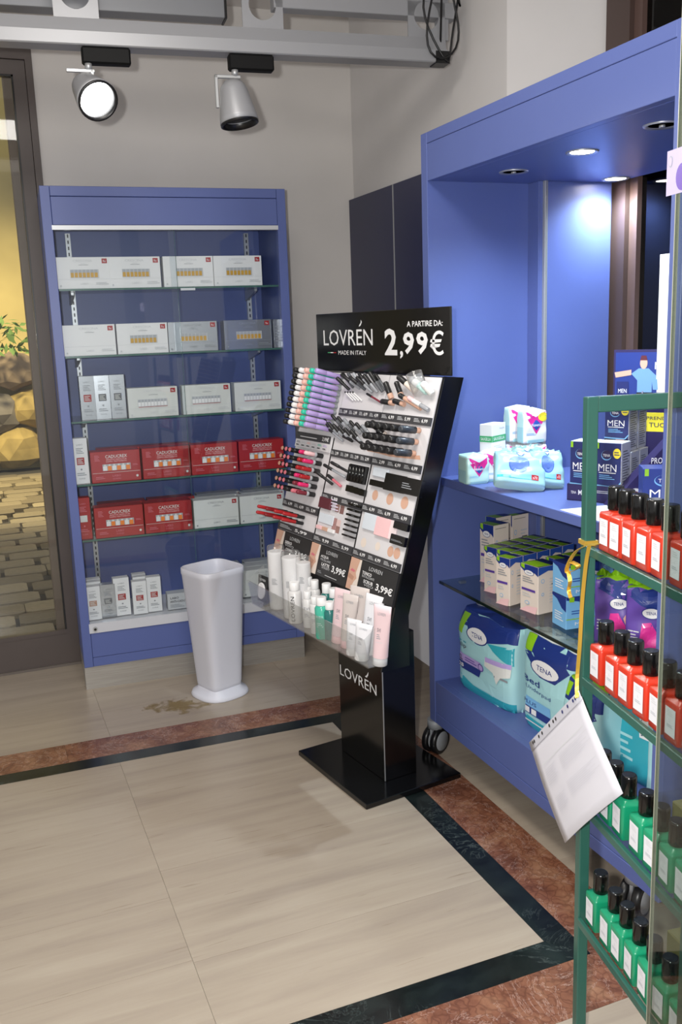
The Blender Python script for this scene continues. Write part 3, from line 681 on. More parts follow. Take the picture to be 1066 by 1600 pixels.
def padpack(label, mat4, w, d, h, base='p_white', seed=1, extra=()):
    return soft('pad_pack', label, 'pad pack', mat4, w, d, h, base, 'p_mint', list(pads_print())+list(extra), 'pad packs on the counter', n=7, squash=.12, wob=.0012, seed=seed, left_ops=[('r', 'p_lteal', .1, .05, .9, .5)])
yel = [('e', 'p_yellow', .8, .8, .2, .14), ('l', 'p_gsau', .66, .75, .94, .85, 2)]
cA = onz(722, 755, SHZ); rA = -.18
padpack('small mint pad pack with a magenta chevron at the far left of the counter', TR(onz(746, 757, SHZ)+V((.012, .045, 0)), -.1), .085, .085, .092, 'p_mint', 2)
bse = onz(800, 752, SHZ)+V((.02, .06, 0))
padpack('white pad pack with a chevron lying behind the wipes', TR(bse+V((-.055, .0, 0)), -.15), .1, .07, .1, 'p_white', 3)
padpack('white pad pack under the yellow sticker pack', TR(bse+V((.125, .045, 0)), .05), .1, .07, .1, 'p_white', 4)
padpack('white chevron pad pack with a round yellow sticker', TR(bse+V((.125, .04, .113)), .02), .098, .05, .112, 'p_white', 5, yel)
padpack('white chevron pad pack peeking out behind the yellow sticker pack', TR(bse+V((.105, .105, .113)), .05), .09, .05, .118, 'p_white', 6)
padpack('white pad pack at the back under the peeking pack', TR(bse+V((.1, .125, 0)), .05), .09, .07, .1, 'p_white', 7)
def wipes(label, mat4, w, d, h, seed, cols=('p_mint', 'p_sky')):
    ops = [('e', 'p_blue', .46, .56, .2, .27), ('e', M('wipes_lid', '5a76bd', .4), .46, .57, .185, .25), ('r', 'p_teal', .04, .12, .7, .2), ('r', 'p_sky', .3, .14, .72, .26), ('r', 'p_red', .7, .12, .84, .26), ('t', 'p_white', 'x72', .77, .19, .09, .07),
           ('p', 'p_blue', [(.42, .98), (.6, .98), (.55, .86), (.47, .86)]), ('p', 'p_white', [(.44, .97), (.58, .97), (.53, .88), (.49, .88)])]
    return soft('wipes_pack', label, 'wipes pack', mat4, w, d, h, M('wipes_film', '93bcc4', .3), M('wipes_film'), ops, 'wipes packs on the counter', n=3.2, squash=.75, wob=.003, seed=seed, fin=.012, fin_col='p_mint')
def lean(p, rz, tilt, roll=0): return TR(p, rz) @ Matrix.Rotation(roll, 4, 'Y') @ Matrix.Rotation(-tilt, 4, 'X')
wp = onz(815, 772, SHZ)
wipes('pale blue wipes pack with a blue flap in front of the pad packs', lean(wp+V((.012, .03, .018)), -.4, .72, .14), .165, .05, .125, 11)
wp2 = onz(858, 772, SHZ)
wipes('pale blue wipes pack leaning beside the MEN boxes', lean(wp2+V((.04, .065, .014)), -.25, .6, .15), .11, .045, .12, 12)
wipes('pale wipes pack at the back leaning on the rear pads', lean(wp2+V((.045, .15, .012)), -.2, .5, -.1), .11, .035, .12, 13)
# MEN boxes
def men_front(s=1): return [('e', 'p_sky', .42, .79, .2, .085), ('e', 'p_deep', .43, .8, .19, .075), ('t', 'p_white', 'TENA', .43, .79, .28, .045, .01), ('t', 'p_white', 'MEN', .47, .58, .7, .12), ('r', 'p_white', .14, .49, .8, .503), ('l', 'p_sky', .16, .38, .76, .47, 3), ('p', 'p_sky', [(0, .29), (.84, .27), (1, .36), (1, .33), (.85, .24), (0, .26)]),
        ('r', 'p_black', .0, 0, 1, .25), ('r', 'p_flesh2', .48, .0, .82, .25), ('e', 'p_brown', .64, .12, .02, .02), ('r', 'p_teal', .16, .15, .34, .2), ('e', 'p_yellow', .84, .83, .15, .085), ('l', 'p_navy', .74, .79, .94, .87, 2), ('r', 'p_green', .04, .9, .14, 1)]
def men_side(): return [('r', 'p_lgrey', .08, .04, .95, .9), ('l', 'p_dgrey', .14, .06, .85, .88, 18)]
men_ms = {'all': P['p_navy'], 'top': P['p_white'], 'right': P['p_lgrey']}
MW, MD, MHh = .078, .07, .175
mo = onz(925, 784, SHZ); mrz = -1.05
MT = TR(mo+V((.036, .012, 0)), mrz)
first = None
def menbox(label, X):
    global first
    if first is None: first = carton('pad_box', label, 'box', X, MW, MD, MHh, men_ms, {'front': men_front(), 'right': men_side(), 'left': men_side()}, 'MEN boxes')
    else: clone(first, X, label, 'MEN boxes')
ms0 = empty('display_tray', mat4=MT); tag(ms0, 'low navy cardboard tray holding the MEN boxes', 'tray')
tb = MB(); TWd = MW*2+.012
tb.box(-TWd/2, TWd/2, -MD/2-.006, -MD/2-.004, 0, .05, P['p_deep']); tb.box(-TWd/2, TWd/2, MD*2.5+.009, MD*2.5+.011, 0, .05, P['p_deep'])
for s in (-1, 1): tb.box(s*TWd/2-.001, s*TWd/2+.001, -MD/2-.006, MD*2.5+.011, 0, .05, P['p_deep'])
tb.box(-TWd/2, TWd/2, -MD/2-.006, MD*2.5+.01, 0, .002, P['p_deep']); tb.build('tray_walls', ms0)
tf = MB(); prnt(tf, Face((-TWd/2, -MD/2-.006, 0), (1, 0, 0), (0, 0, 1), (0, -1, 0), TWd, .05), [('t', 'p_white', 'TENA', .12, .5, .1, .16), ])
tf.build('print', ms0); tf = MB(); prnt(tf, Face((-TWd/2, -MD/2-.006, 0), (1, 0, 0), (0, 0, 1), (0, -1, 0), TWd, .05), [('t', 'p_white', 'MEN', .31, .52, .2, .3, .01), ('l', 'p_lgrey', .55, .55, .8, .75, 2)]); tf.build('print', ms0)
for r_ in range(3):
    for c_ in range(2):
        menbox('navy MEN box in the tray, %s row, %s of the pair' % (('front', 'middle', 'back')[r_], ('left', 'right')[c_]), MT @ TR(((c_-.5)*(MW+.002), r_*(MD+.002), .003)) @ Matrix.Diagonal((1, 1, 1 if r_ == 0 else .8, 1)))
menbox('navy MEN box stacked on top of the tray boxes', MT @ TR((.03, MD+.012, MHh*.8+.0035)) @ Matrix.Diagonal((.95, 1, .82, 1)))
menbox('navy MEN box on top, partly behind the stacked one', MT @ TR((.03, 2*MD+.016, MHh*.8+.0035)) @ Matrix.Diagonal((.95, 1, .82, 1)))
# counter display with leaflet holder and poster
PD = onX(998, 660, 2.02); pdl = empty('leaflet_display', (2.0, 2.33, SHZ), -1.0); tag(pdl, 'navy cardboard counter display with a man on its poster and yellow leaflet band', 'display')
pz = MB()
pz.box(-.16, .16, .08, .086, 0, .43, P['p_deep']); pz.box(-.16, .16, -.07, .08, 0, .02, P['p_deep'])
pz.build('backboard', pdl)
pf = MB(); F = Face((-.16, .08, 0), (1, 0, 0), (0, 0, 1), (0, -1, 0), .32, .43)
POPS = [('r', 'p_nblue', .02, .6, .98, .98), ('t', 'p_white', 'CON', .83, .94, .14, .03, .01), ('t', 'p_white', 'NOI', .8, .88, .24, .055, .02),
    ('r', 'p_beige', .72, .68, .95, .82), ('p', 'p_shirt', [(.3, .82), (.42, .86), (.58, .86), (.72, .8), (.74, .7), (.66, .7), (.64, .76), (.64, .68), (.4, .68), (.4, .77)]), ('p', 'p_flesh', [(.02, .83), (.3, .85), (.3, .81), (.04, .79)]), ('e', 'p_flesh', .5, .9, .05, .045), ('p', 'p_brown', [(.44, .92), (.46, .955), (.54, .955), (.56, .92)]),
    ('p', 'p_black', [(.4, .68), (.66, .68), (.7, .62), (.36, .62)]), ('p', 'p_flesh', [(.34, .62), (.46, .66), (.46, .605), (.32, .605)]), ('p', 'p_flesh', [(.62, .66), (.78, .62), (.76, .605), (.6, .605)]), ('r', 'p_navy', .06, .63, .26, .76), ('t', 'p_white', 'MEN', .16, .69, .14, .03), ('l', 'p_white', .34, .575, .8, .6, 1)]
def sx(op):   # the man fills the left part of the board
    if op[0] == 'p': return ('p', op[1], [(x*.62, y) for x, y in op[2]])
    if op[0] in 'rl': return (op[0], op[1], op[2]*.62, op[3], op[4]*.62, *op[5:])
    if op[0] == 'e': return ('e', op[1], op[2]*.62, op[3], op[4]*.75, op[5])
    return ('t', op[1], op[2], op[3]*.62, op[4], op[5]*.62, op[6], *op[7:])
M('p_shirt', '6d96c4', .5)
prnt(pf, F, [POPS[0]]+[sx(o_) for o_ in POPS[1:]])
pf.build('poster_print', pdl)
pb = MB(); pb.box(-.06, .16, .0, .004, .175, .235, P['p_yellow']); pb.box(-.06, .16, .0, .08, .02, .175, P['p_deep']); pb.build('leaflet_pocket', pdl)
pl = MB(); prnt(pl, Face((-.06, 0, .175), (1, 0, 0), (0, 0, 1), (0, -1, 0), .22, .06), [('t', 'p_txt', 'PRENDI QUI', .42, .7, .5, .2), ('t', 'p_txt', 'IL TUO LEAFLET', .5, .36, .8, .24, .01)]); pl.build('print', pdl)
for s in (.16, -.064): MB().prism([(-.07, .02), (.08, .02), (.08, .30)], .004, P['p_deep'], Matrix(((0, 0, 1, s), (1, 0, 0, 0), (0, 1, 0, 0), (0, 0, 0, 1)))).build('side_wing', pdl)
sd = onz(1015, 790, SHZ)
MB_ = TR((1.74, 1.98, SHZ), -.55)
carton('pad_box', 'navy MEN box with an orange band beside the leaflet display', 'box', MB_, .12, .08, .13, P['p_nblue'], {'front': [('r', 'p_orange', 0, .1, 1, .22), ('e', 'p_sky', .5, .75, .26, .13), ('e', 'p_nblue', .51, .765, .25, .115), ('t', 'p_white', 'TENA', .5, .75, .34, .08), ('t', 'p_white', 'MEN', .5, .48, .7, .17), ('r', 'p_white', .2, .34, .8, .36), ('r', 'p_green', .03, .85, .12, 1)], 'left': [('r', 'p_orange', 0, .1, 1, .22)]}, 'MEN boxes')
pw = empty('promo_wedge', (1.80, 2.10, SHZ), -.35); tag(pw, 'navy cardboard wedge lettered PROTEZIONE behind the orange banded box', 'display')
MB().prism([(-.13, 0), (.1, 0), (.1, .25)], .05, P['p_deep'], Matrix(((1, 0, 0, 0), (0, 0, 1, -.025), (0, 1, 0, 0), (0, 0, 0, 1)))).build('wedge_body', pw)
pp = MB(); prnt(pp, Face((-.13, -.025, 0), (1, 0, 0), (0, 0, 1), (0, -1, 0), .23, .25), [('t', 'p_white', 'PROTEZIONE', .75, .52, .46, .07, .01), ('t', 'p_white', 'MASSIMA', .8, .42, .3, .05)]); pp.build('print', pw)
pp = MB(); prnt(pp, Face((-.13, -.025, 0), (1, 0, 0), (0, 0, 1), (0, -1, 0), .23, .25), [('e', 'p_lgrey', .33, .12, .1, .09), ('e', 'p_brown', .33, .12, .06, .055)]); pp.build('print', pw)
pa, pb_, pc = onz(868, 804, SHZ+.0012), onz(913, 819, SHZ+.0012), onz(913, 795, SHZ+.0012)
sh = MB(); q = [V((1.53, 2.16, 0)), V((1.525, 1.90, 0)), V((1.70, 1.87, 0)), V((1.72, 2.14, 0))]
sh.prism([(p.x, p.y) for p in q], .001, PAPER, Matrix.Translation((0, 0, SHZ+.0004))); tag(sh.build('paper_sheet'), 'white sheet of paper lying on the counter edge behind the post', 'paper')
wc = empty('sign_holder', (1.80, 2.053, SHZ), -math.pi/2)
tag(wc, 'blank white sign on a slim upright behind the glass edge', 'sign')
MB().box(-.037, .037, -.002, .002, .36, .70, PAPER).build('sign_card', wc); MB().tube((0, .004, .005), (0, .004, .38), .003, None, ALU, 8).build('rod', wc); MB().box(-.03, .03, -.03, .03, 0, .006, ALU, c=.001).build('foot', wc)

# --- glass shelf: pale cartons with blue-green tops
pale = P['p_beige']
def pale_prints(tall):
    lf = [('p', 'p_nblue', [(0, 1), (1, 1), (1, .80), (.8, .86), (.55, .8), (.3, .82), (0, .92)]), ('p', 'p_green', [(.05, 1), (.25, 1), (.25, .9), (.05, .93)])]+tena_oval(.5, .84, .25, .05)+[('l', 'p_grey', .15, .62, .8, .76, 3), ('r', 'p_violet', .1, .45, .86, .5), ('l', 'p_lgrey', .15, .32, .6, .42, 2), ('e', 'p_sky', .42, .2, .13, .04), ('e', 'p_beige', .42, .2, .1, .03), ('p', 'p_pink', [(0, 0), (.9, 0), (1, .16), (.4, .12)])]
    fr_ = [('p', 'p_blue', [(0, 1), (1, 1), (1, .86), (.45, .9), (0, .82)])] if not tall else [('l', 'p_dgrey', .1, .93, .8, .95, 1)]
    fr_ += [('e', 'p_sky', .2, .7, .08, .045), ('e', 'p_beige', .2, .7, .06, .034), ('e', 'p_sky', .2, .42, .06, .035), ('e', 'p_beige', .2, .42, .04, .022), ('l', 'p_lgrey', .5, .2, .9, .76, 9), ('r', 'p_dgrey', .58, .6, .9, .62)]
    tp = [('r', 'p_green', .02, .02, .5, .98), ('r', 'p_nblue', .5, 0, 1, 1)] if tall else [('p', 'p_green', [(0.02, .1), (.6, .02), (.6, .9), (.02, .98)])]
    return {'left': lf, 'front': fr_, 'top': tp}
def pbox(label, X, w, d, h, tall=False): return carton('liner_box', label, 'box', X, w, d, h, {'all': pale, 'top': P['p_navy']}, pale_prints(tall), 'pale liner cartons on the glass shelf')
XA, wA, hA = box_at((768, 914), (796, 907), GLZ, 822, .06)
pbox('tall pale carton with violet bar nearest the bay side', XA, .075, .07, hA, True)
pbox('tall pale carton right behind the nearest tall one', XA @ TR((.085, .075, 0)), .075, .07, hA*1.02, True)
pbox('tall pale carton third along the rear of the glass shelf', XA @ TR((.17, .075, 0)), .085, .07, hA*1.0, True)
XD, wD, hD = box_at((793.6, 948), (817.6, 941), GLZ, 874, .055)
small = pbox('small pale carton in the front row beside the nearest tall one', XD, .06, .06, hD)
XE, wE, hE = box_at((840, 961), (874, 953), GLZ, 890, .07)
pbox('largest small pale carton at the front edge of the glass shelf', XE @ TR((.0, .005, 0)), wE, .085, hE*1.04)
gg = 'pale liner cartons on the glass shelf'
for r_ in range(3):
    for c_ in range(1, 5):
        clone(small, XD @ TR((c_*.064+.004*r_, r_*.064, 0), random.uniform(-.04, .04)), 'small pale carton, %s row from the front, %s along the glass shelf' % (ORD[r_], ORD[c_]), gg)
for c_ in range(2): clone(small, XE @ TR((.085+c_*.066, .01, 0)), 'small pale carton, %s behind the largest one' % ('just', 'second')[c_], gg)
pbox('tall pale carton at the back right above the small ones', XA @ TR((.265, .06, 0)), .085, .06, hA*.98, True)
def blue_pr(): return [('p', 'p_nblue', [(0, 1), (1, 1), (1, .55), (.7, .62), (.35, .85), (0, .92)]), ('p', 'p_white', [(.62, .78), (.9, .7), (1, .58), (.75, .62)]), ('l', 'p_blue', .15, .45, .7, .6, 2), ('r', 'p_green', 0, .3, 1, .33), ('t', 'p_white', 'Maxi', .45, .16, .4, .1), ('r', 'p_green', .08, .85, .22, 1)]
for i in range(2):
    q = onz(888, 986, GLZ)
    carton('liner_box', 'light blue liner box behind the ribbon, %s of two' % ('lower', 'upper')[i], 'box', TR(q+V((.062, .045, i*.101)), -.08+i*.03), .12, .08, .1, {'all': P['p_sky'], 'top': P['p_navy']}, {'front': blue_pr(), 'left': blue_pr()[:1]+[('l', 'p_white', .2, .2, .8, .5, 4)]}, 'light blue liner boxes')
# violet pant packs on the glass shelf, seen through the vitrine
def pant_ops(): return [('p', 'p_nblue', [(0, 1), (1, 1), (1, .62), (.8, .6), (.6, .72), (.35, .78), (0, .9)]), ('p', 'p_magenta', [(.3, .0), (.75, 0), (.8, .3), (.6, .52), (.4, .5)]), ('p', 'p_flesh', [(.75, 0), (1, 0), (1, .52), (.82, .55), (.72, .45), (.8, .3)]), ('p', 'p_black', [(.86, .2), (1, .1), (1, .4)]), ('l', 'p_lgrey', .08, .22, .36, .4, 4)]+tena_oval(.6, .66, .2, .08)
for i, (px, py, t) in enumerate(((956, 1012, 'violet pants pack behind the upper red bottles, left one'), (1006, 1030, 'violet pants pack behind the upper red bottles, right one'))):
    q = onz(px, py, GLZ)
    soft('pants_pack', t, 'pack', TR(q+V((.04, .035, 0)), -.8), .115, .07, .19, 'p_violet', 'p_nblue', pant_ops(), 'violet pants packs', n=4, squash=.5, topcol='p_green', seed=30+i, fin=.03, fin_col='p_green')
    soft('pants_pack', 'blue and green pack at the rear behind the %s violet one' % ('left', 'right')[i], 'pack', TR(q+V((.11, .11, 0)), -.8), .115, .07, .235, 'p_nblue', 'p_blue', [('p', 'p_sky', [(.1, .9), (.6, .85), (.7, .7), (.2, .75)]), ('p', 'p_green', [(.1, 1), (.5, 1), (.5, .92), (.1, .95)])], 'violet pants packs', n=4, squash=.5, topcol='p_green', seed=34+i, fin=.03, fin_col='p_green')
# --- bay floor: big packs
slip = [('p', 'p_lteal', [(0, 1), (0, .0), (1, .0), (1, 1)]), ('p', 'p_teal', [(0.02, .0), (.98, 0), (.98, .1), (.6, .06), (.3, .1), (.02, .2)]), ('p', 'p_nblue', [(0.08, 1), (.98, 1), (.98, .86), (.8, .8), (.6, .74), (.42, .68), (.3, .74), (.18, .9)]), ('p', 'p_teal', [(.6, .74), (.98, .8), (.98, .58), (.85, .62), (.7, .68)]), ('p', 'p_green', [(.08, .97), (.2, .97), (.15, .72), (.07, .74)])]+tena_oval(.42, .77, .17, .09)+[('t', 'p_txt', 'slip', .14, .56, .16, .07, .01), ('l', 'p_teal', .06, .6, .22, .64, 1), ('r', 'p_lilac', .0, .36, .5, .46), ('t', 'p_black', 'XL', .09, .4, .12, .06, .02), ('l', 'p_violet', .2, .38, .42, .44, 2), ('p', 'p_nblue', [(0, .26), (.46, .26), (.5, .36), (0, .36)]), ('t', 'p_white', '28', .12, .31, .1, .05, .02),
        ('e', 'p_violet', .5, .4, .05, .05), ('e', 'p_lilac', .5, .4, .038, .038), ('p', 'p_offw', [(.6, .58), (.97, .6), (.96, .44), (.84, .4), (.78, .3), (.72, .42), (.58, .46)]), ('p', 'p_lilac', [(.6, .58), (.97, .6), (.965, .54), (.6, .52)]), ('l', 'p_grey', .74, .36, .94, .42, 1)]
PA, PB = onz(711, 1068, FLZ), onz(795, 1119, FLZ); rz = math.atan2(PB.y-PA.y, PB.x-PA.x); W1 = (PB-PA).length
nn = V((-math.sin(rz), math.cos(rz), 0))
H1 = zat(950, PA)-FLZ
soft('diaper_pack', 'big teal slip pack lettered XL on the bay floor', 'pack', TR((PA+PB)/2+nn*.09, rz), W1*1.02, .17, min(H1, .33), lambda c, s, v: 'p_teal' if v < .12 else ('p_nblue' if v > .84 else 'p_lteal'), 'p_lteal', slip, n=6, squash=.35, topcol='p_nblue', seed=40, fin=.02, fin_col='p_silver', wob=.002)
bed = [('p', 'p_lteal', [(0, 1), (0, 0), (1, 0), (1, 1)]), ('p', 'p_teal', [(0, 0), (1, 0), (1, .16), (.5, .1), (0, .14)]), ('p', 'p_nblue', [(0.0, 1), (1, 1), (1, .84), (.7, .62), (.4, .62), (.2, .74), (.0, .84)]), ('p', 'p_green', [(.02, 1), (.22, 1), (.2, .84), (.04, .84)])]+tena_oval(.5, .72, .26, .085)+[('t', 'p_nblue', 'Bed', .22, .53, .36, .07, .01), ('t', 'p_nblue', 'Underpad', .36, .44, .56, .05), ('r', 'p_sky', 0, .24, .62, .34), ('t', 'p_nblue', 'PLUS', .2, .285, .28, .04, .01), ('r', 'p_nblue', 0, .16, .62, .24), ('r', 'p_white', .1, .17, .2, .23), ('r', 'p_white', .24, .17, .34, .23), ('l', 'p_white', .1, .06, .7, .1, 1)]
PC, PDn = onz(812, 1128, FLZ), onz(880, 1172, FLZ); rz2 = math.atan2(PDn.y-PC.y, PDn.x-PC.x); n2 = V((-math.sin(rz2), math.cos(rz2), 0))
soft('diaper_pack', 'blue and white bed underpad pack behind the hanging sheet', 'pack', TR(PC+(PDn-PC).normalized()*.13+n2*.075, rz2), .26, .14, .31, lambda c, s, v: 'p_teal' if v < .12 else ('p_nblue' if v > .84 else 'p_lteal'), 'p_nblue', bed, n=6, squash=.35, topcol='p_white', seed=41, fin=.03, fin_col='p_silver', wob=.002)
sl2 = onz(868, 1190, FLZ)
soft('diaper_pack', 'smaller teal slip pack in front of the underpad pack', 'pack', TR(V((1.60, 2.075, FLZ)), rz2), .17, .12, .255, lambda c, s, v: 'p_nblue' if v > .78 else 'p_lteal', 'p_lteal', [('p', 'p_nblue', [(0, 1), (1, 1), (1, .72), (.7, .62), (.4, .7), (.1, .9)]), ('p', 'p_green', [(.02, .97), (.2, .97), (.18, .82), (.05, .82)]), ('t', 'p_txt', 'slip', .2, .48, .26, .07)]+tena_oval(.5, .74, .26, .09), n=5, squash=.4, topcol='p_green', seed=42, fin=.02, fin_col='p_green', wob=.002)
soft('diaper_pack', 'teal pack with a barcode label behind the green bottles', 'pack', TR((1.70, 1.93, FLZ), rz2+.1), .2, .13, .29, lambda c, s, v: 'p_nblue' if v > .8 else 'p_teal', 'p_teal', [('r', 'p_white', .5, .5, .8, .72), ('l', 'p_navy', .53, .52, .78, .7, 7), ('l', 'p_lteal', .1, .2, .4, .5, 4)], n=6, squash=.35, topcol='p_nblue', seed=43, wob=.002, fin=.03, fin_col='p_silver')
soft('diaper_pack', 'pale teal pack at the right end of the bay floor', 'pack', TR((1.65, 1.785, FLZ), rz2+.15), .15, .08, .27, 'p_lteal', 'p_lteal', [('e', 'p_pink', .5, .72, .2, .1), ('l', 'p_sky', .2, .3, .8, .55, 4)], n=6, squash=.3, seed=44, wob=.002)

# ================================================================== MAKEUP STAND
SR0 = V((1.252, 2.889, 0)); SA = math.radians(8.5)
SW = V((math.sin(SA), -math.cos(SA), 0)); SN = V((math.cos(SA), math.sin(SA), 0))
ST = Matrix(((SW.x, SN.x, 0, SR0.x), (SW.y, SN.y, 0, SR0.y), (0, 0, 1, 0), (0, 0, 0, 1)))
PF = Matrix(((1, 0, 0, 0), (0, .2747, -.9615, -.229), (0, .9615, .2747, .58), (0, 0, 0, 1)))
SP_ = ST @ PF
PE_N = (SP_.to_3x3() @ V((0, 0, 1)))
def PV(x, y, off=0.0):
    o = SP_ @ V((0, 0, off)); return SP_.inverted() @ onplane(x, y, o, PE_N)
def TL(px, py, ly):
    return ST.inverted() @ onplane(px, py, ST @ V((0, ly, 0)), SN)
stand = empty('makeup_stand', mat4=ST); tag(stand, 'black floor stand lettered LOVRÉN packed with cosmetics', 'display stand')
MB().box(-.245, .245, -.2, .2, 0, .02, BLK, c=.002).build('base_plate', stand)
co = MB().box(-.155, .148, -.06, .075, .02, .555, BLK, c=.002).build('column', stand)
MB().box(-.15, .14, -.17, .06, .545, .62, BLKM).build('neck', stand)
MB().box(.146, .1485, -.0612, -.058, .022, .55, ALU).build('edge_trim', co)
cp = MB(); prnt(cp, Face((-.155, -.06, .02), (1, 0, 0), (0, 0, 1), (0, -1, 0), .303, .53), [('t', 'p_white', 'LOVREN', .45, .62, .83, .075), ('p', 'p_white', [(.62, .675), (.66, .69), (.7, .72), (.695, .695), (.66, .672)])]); cp.build('lettering', co)
prof = [(-.236, .555), (.02, 1.443), (.091, 1.436), (-.131, .718), (-.131, .555)]
YZ = lambda x: Matrix(((0, 0, 1, x), (1, 0, 0, 0), (0, 1, 0, 0), (0, 0, 0, 1)))
for x in (-.42, .414): MB().prism(prof, .006, BLK, YZ(x)).build('side_panel', stand)
MB().prism([(-.14, .70), (.083, 1.432), (.091, 1.432), (-.131, .716), (-.131, .556), (-.14, .556)], .828, BLK, YZ(-.414)).build('back_panel', stand)
MB().box(-.414, .414, .176, .30, -.06, -.004, BLKM, PF).build('lower_body', stand)
MB().box(-.414, .414, .0, .176, -.06, -.05, BLKM, PF).build('tray_back', stand)
MB().box(-.414, .414, .30, .897, -.06, -.0, BLKM, PF).build('panel_body', stand)
hd = MB().box(-.42, .412, .048, .056, 1.442, 1.65, BLK, c=.0015).build('header_sign', stand)
hp = MB()
prnt(hp, Face((-.42, .048, 1.442), (1, 0, 0), (0, 0, 1), (0, -1, 0), .832, .208), [('t', 'p_white', 'LOVREN', .27, .58, .41, .27), ('p', 'p_white', [(.37, .755), (.385, .775), (.395, .83), (.387, .87), (.386, .82), (.374, .785)]),
    ('r', 'p_gsau', .1, .315, .125, .33), ('r', 'p_white', .125, .315, .15, .33), ('r', 'p_red', .15, .315, .175, .33), ('t', 'p_white', 'MADE IN ITALY', .31, .325, .23, .07),
])
hp.build('lettering', hd); hp = MB()
prnt(hp, Face((-.42, .048, 1.442), (1, 0, 0), (0, 0, 1), (0, -1, 0), .832, .208), [('t', 'p_white', 'A PARTIRE DA:', .84, .77, .23, .085, .015), ('t', 'p_white', '2', .61, .5, .09, .42, .03), ('t', 'p_white', ',', .685, .3, .022, .12, .03), ('t', 'p_white', '9', .735, .48, .075, .34, .03), ('t', 'p_white', '9', .825, .48, .075, .34, .03), ('t', 'p_white', '€', .92, .48, .085, .36, .008)])
hp.build('price_lettering', hd)
# boards and price strips: three columns
UC = ((-.412, -.142), (-.136, .13), (.136, .412))
STRIPD = M('price_strip', '3a3a3d', .5)
for ci, (a, b) in enumerate(UC):
    MB().box(a, b, .285, .893, 0, .004, M('board_lilac', 'c9c4cf', .5) if False else WHTB, PF).build('white_board', stand)
for x in (-.139, .133): MB().box(x-.002, x+.002, .285, .66 if x < 0 else .62, .001, .006, BLKM, PF).build('divider', stand)
def strip(a, b, v0, v1, nums, o=.010):
    s = MB().box(a, b, v0, v1, .004, o, STRIPD, PF).build('price_strip', stand); t = MB(); F = Face(PF @ V((a, v0, o)), PF.to_3x3() @ V((1, 0, 0)), PF.to_3x3() @ V((0, 1, 0)), PF.to_3x3() @ V((0, 0, 1)), b-a, v1-v0)
    n = len(nums)
    for i, q in enumerate(nums):
        x = i/n; prnt(t, F, [('l', 'p_lgrey', x+.06/n, .3, x+.42/n, .8, 3), ('t', 'p_white', q, x+.68/n, .5, .34/n, .5, .02)])
        F.k = 0
    t.build('price_print', s)
strip(-.136, .13, .742, .768, ['3,99', '3,99', '6,99', '4,99']); strip(.136, .412, .742, .768, ['6,99', '5,99', '6,99'])
strip(-.136, .13, .594, .62, ['2,99', '3,99', '2,99', '3,99']); strip(.136, .412, .594, .62, ['2,99', '6,99', '6,99'])
strip(-.412, -.142, .375, .402, ['6,99', '6,99', '5,99']); strip(-.136, .13, .437, .464, ['5,99', '6,99']); strip(.136, .412, .437, .464, ['6,99', '6,99', '6,99'])
strip(-.412, -.142, .287, .313, ['5,99']); strip(-.136, .13, .287, .313, ['9,99', '5,99']); strip(.136, .412, .287, .313, ['6,99', '6,99', '6,99'])
pcd = MB().box(-.405, -.148, .605, .662, .004, .012, WHTB, PF).build('price_card', stand)
t = MB(); F = Face(PF @ V((-.405, .605, .012)), PF.to_3x3() @ V((1, 0, 0)), PF.to_3x3() @ V((0, 1, 0)), PF.to_3x3() @ V((0, 0, 1)), .257, .057)
prnt(t, F, [('r', STRIPD, 0, .52, 1, 1), ('t', 'p_white', '3,99€', .86, .75, .18, .3, .02), ('l', 'p_white', .12, .66, .62, .78, 1)]+[('l', c_, .04+.16*i, .28, .15+.16*i, .42, 2) for i, c_ in enumerate(('p_dgrey', 'p_lgrey', 'p_peach', 'p_lgrey', 'p_mintcap', 'p_lilac'))]+[('r', 'p_black', .05+.16*i, .12, .13+.16*i, .18) for i in range(6)]); t.build('price_print', pcd)
# printed swatches on the boards
sw = MB(); F = Face(PF @ V((0, 0, .004)), PF.to_3x3() @ V((1, 0, 0)), PF.to_3x3() @ V((0, 1, 0)), PF.to_3x3() @ V((0, 0, 1)), 1, 1)
def uvq(*px): return [(PV(x, y).x, PV(x, y).y) for x, y in px]
ops = [('p', 'p_flesh', uvq((575, 705), (590, 698), (608, 703), (630, 700), (642, 712), (658, 712), (659, 719), (640, 717), (612, 714), (590, 708)))]
for x, y, r in ((588, 774, .017), (611, 780, .019), (634, 786, .02), (570, 848, .016), (592, 854, .014), (612, 862, .017), (622, 865, .018)):
    p = PV(x, y); ops.append(('e', 'p_flesh' if y < 800 or x > 605 else 'p_beige', p.x, p.y, r, r))
for x, y, c_ in ((531, 785, 'p_flesh'), (538, 788, 'p_flesh2'), (529, 795, 'p_flesh2'), (536, 798, 'p_wine'), (525, 815, 'p_rose'), (531, 818, 'p_pink'), (523, 825, 'p_rose'), (529, 828, 'p_flesh2')):
    p = PV(x, y); ops.append(('r', M('sw_'+c_, {'p_flesh': 'c9a592', 'p_flesh2': '96716a', 'p_wine': '805c58', 'p_rose': 'a87f7c', 'p_pink': 'dcc0bd'}[c_], .5), p.x-.013, p.y-.012, p.x+.013, p.y+.012))
for op in ops:
    sw = MB(); F.k = 0; prnt(sw, F, [op], .0001); sw.build('colour_swatch', stand)
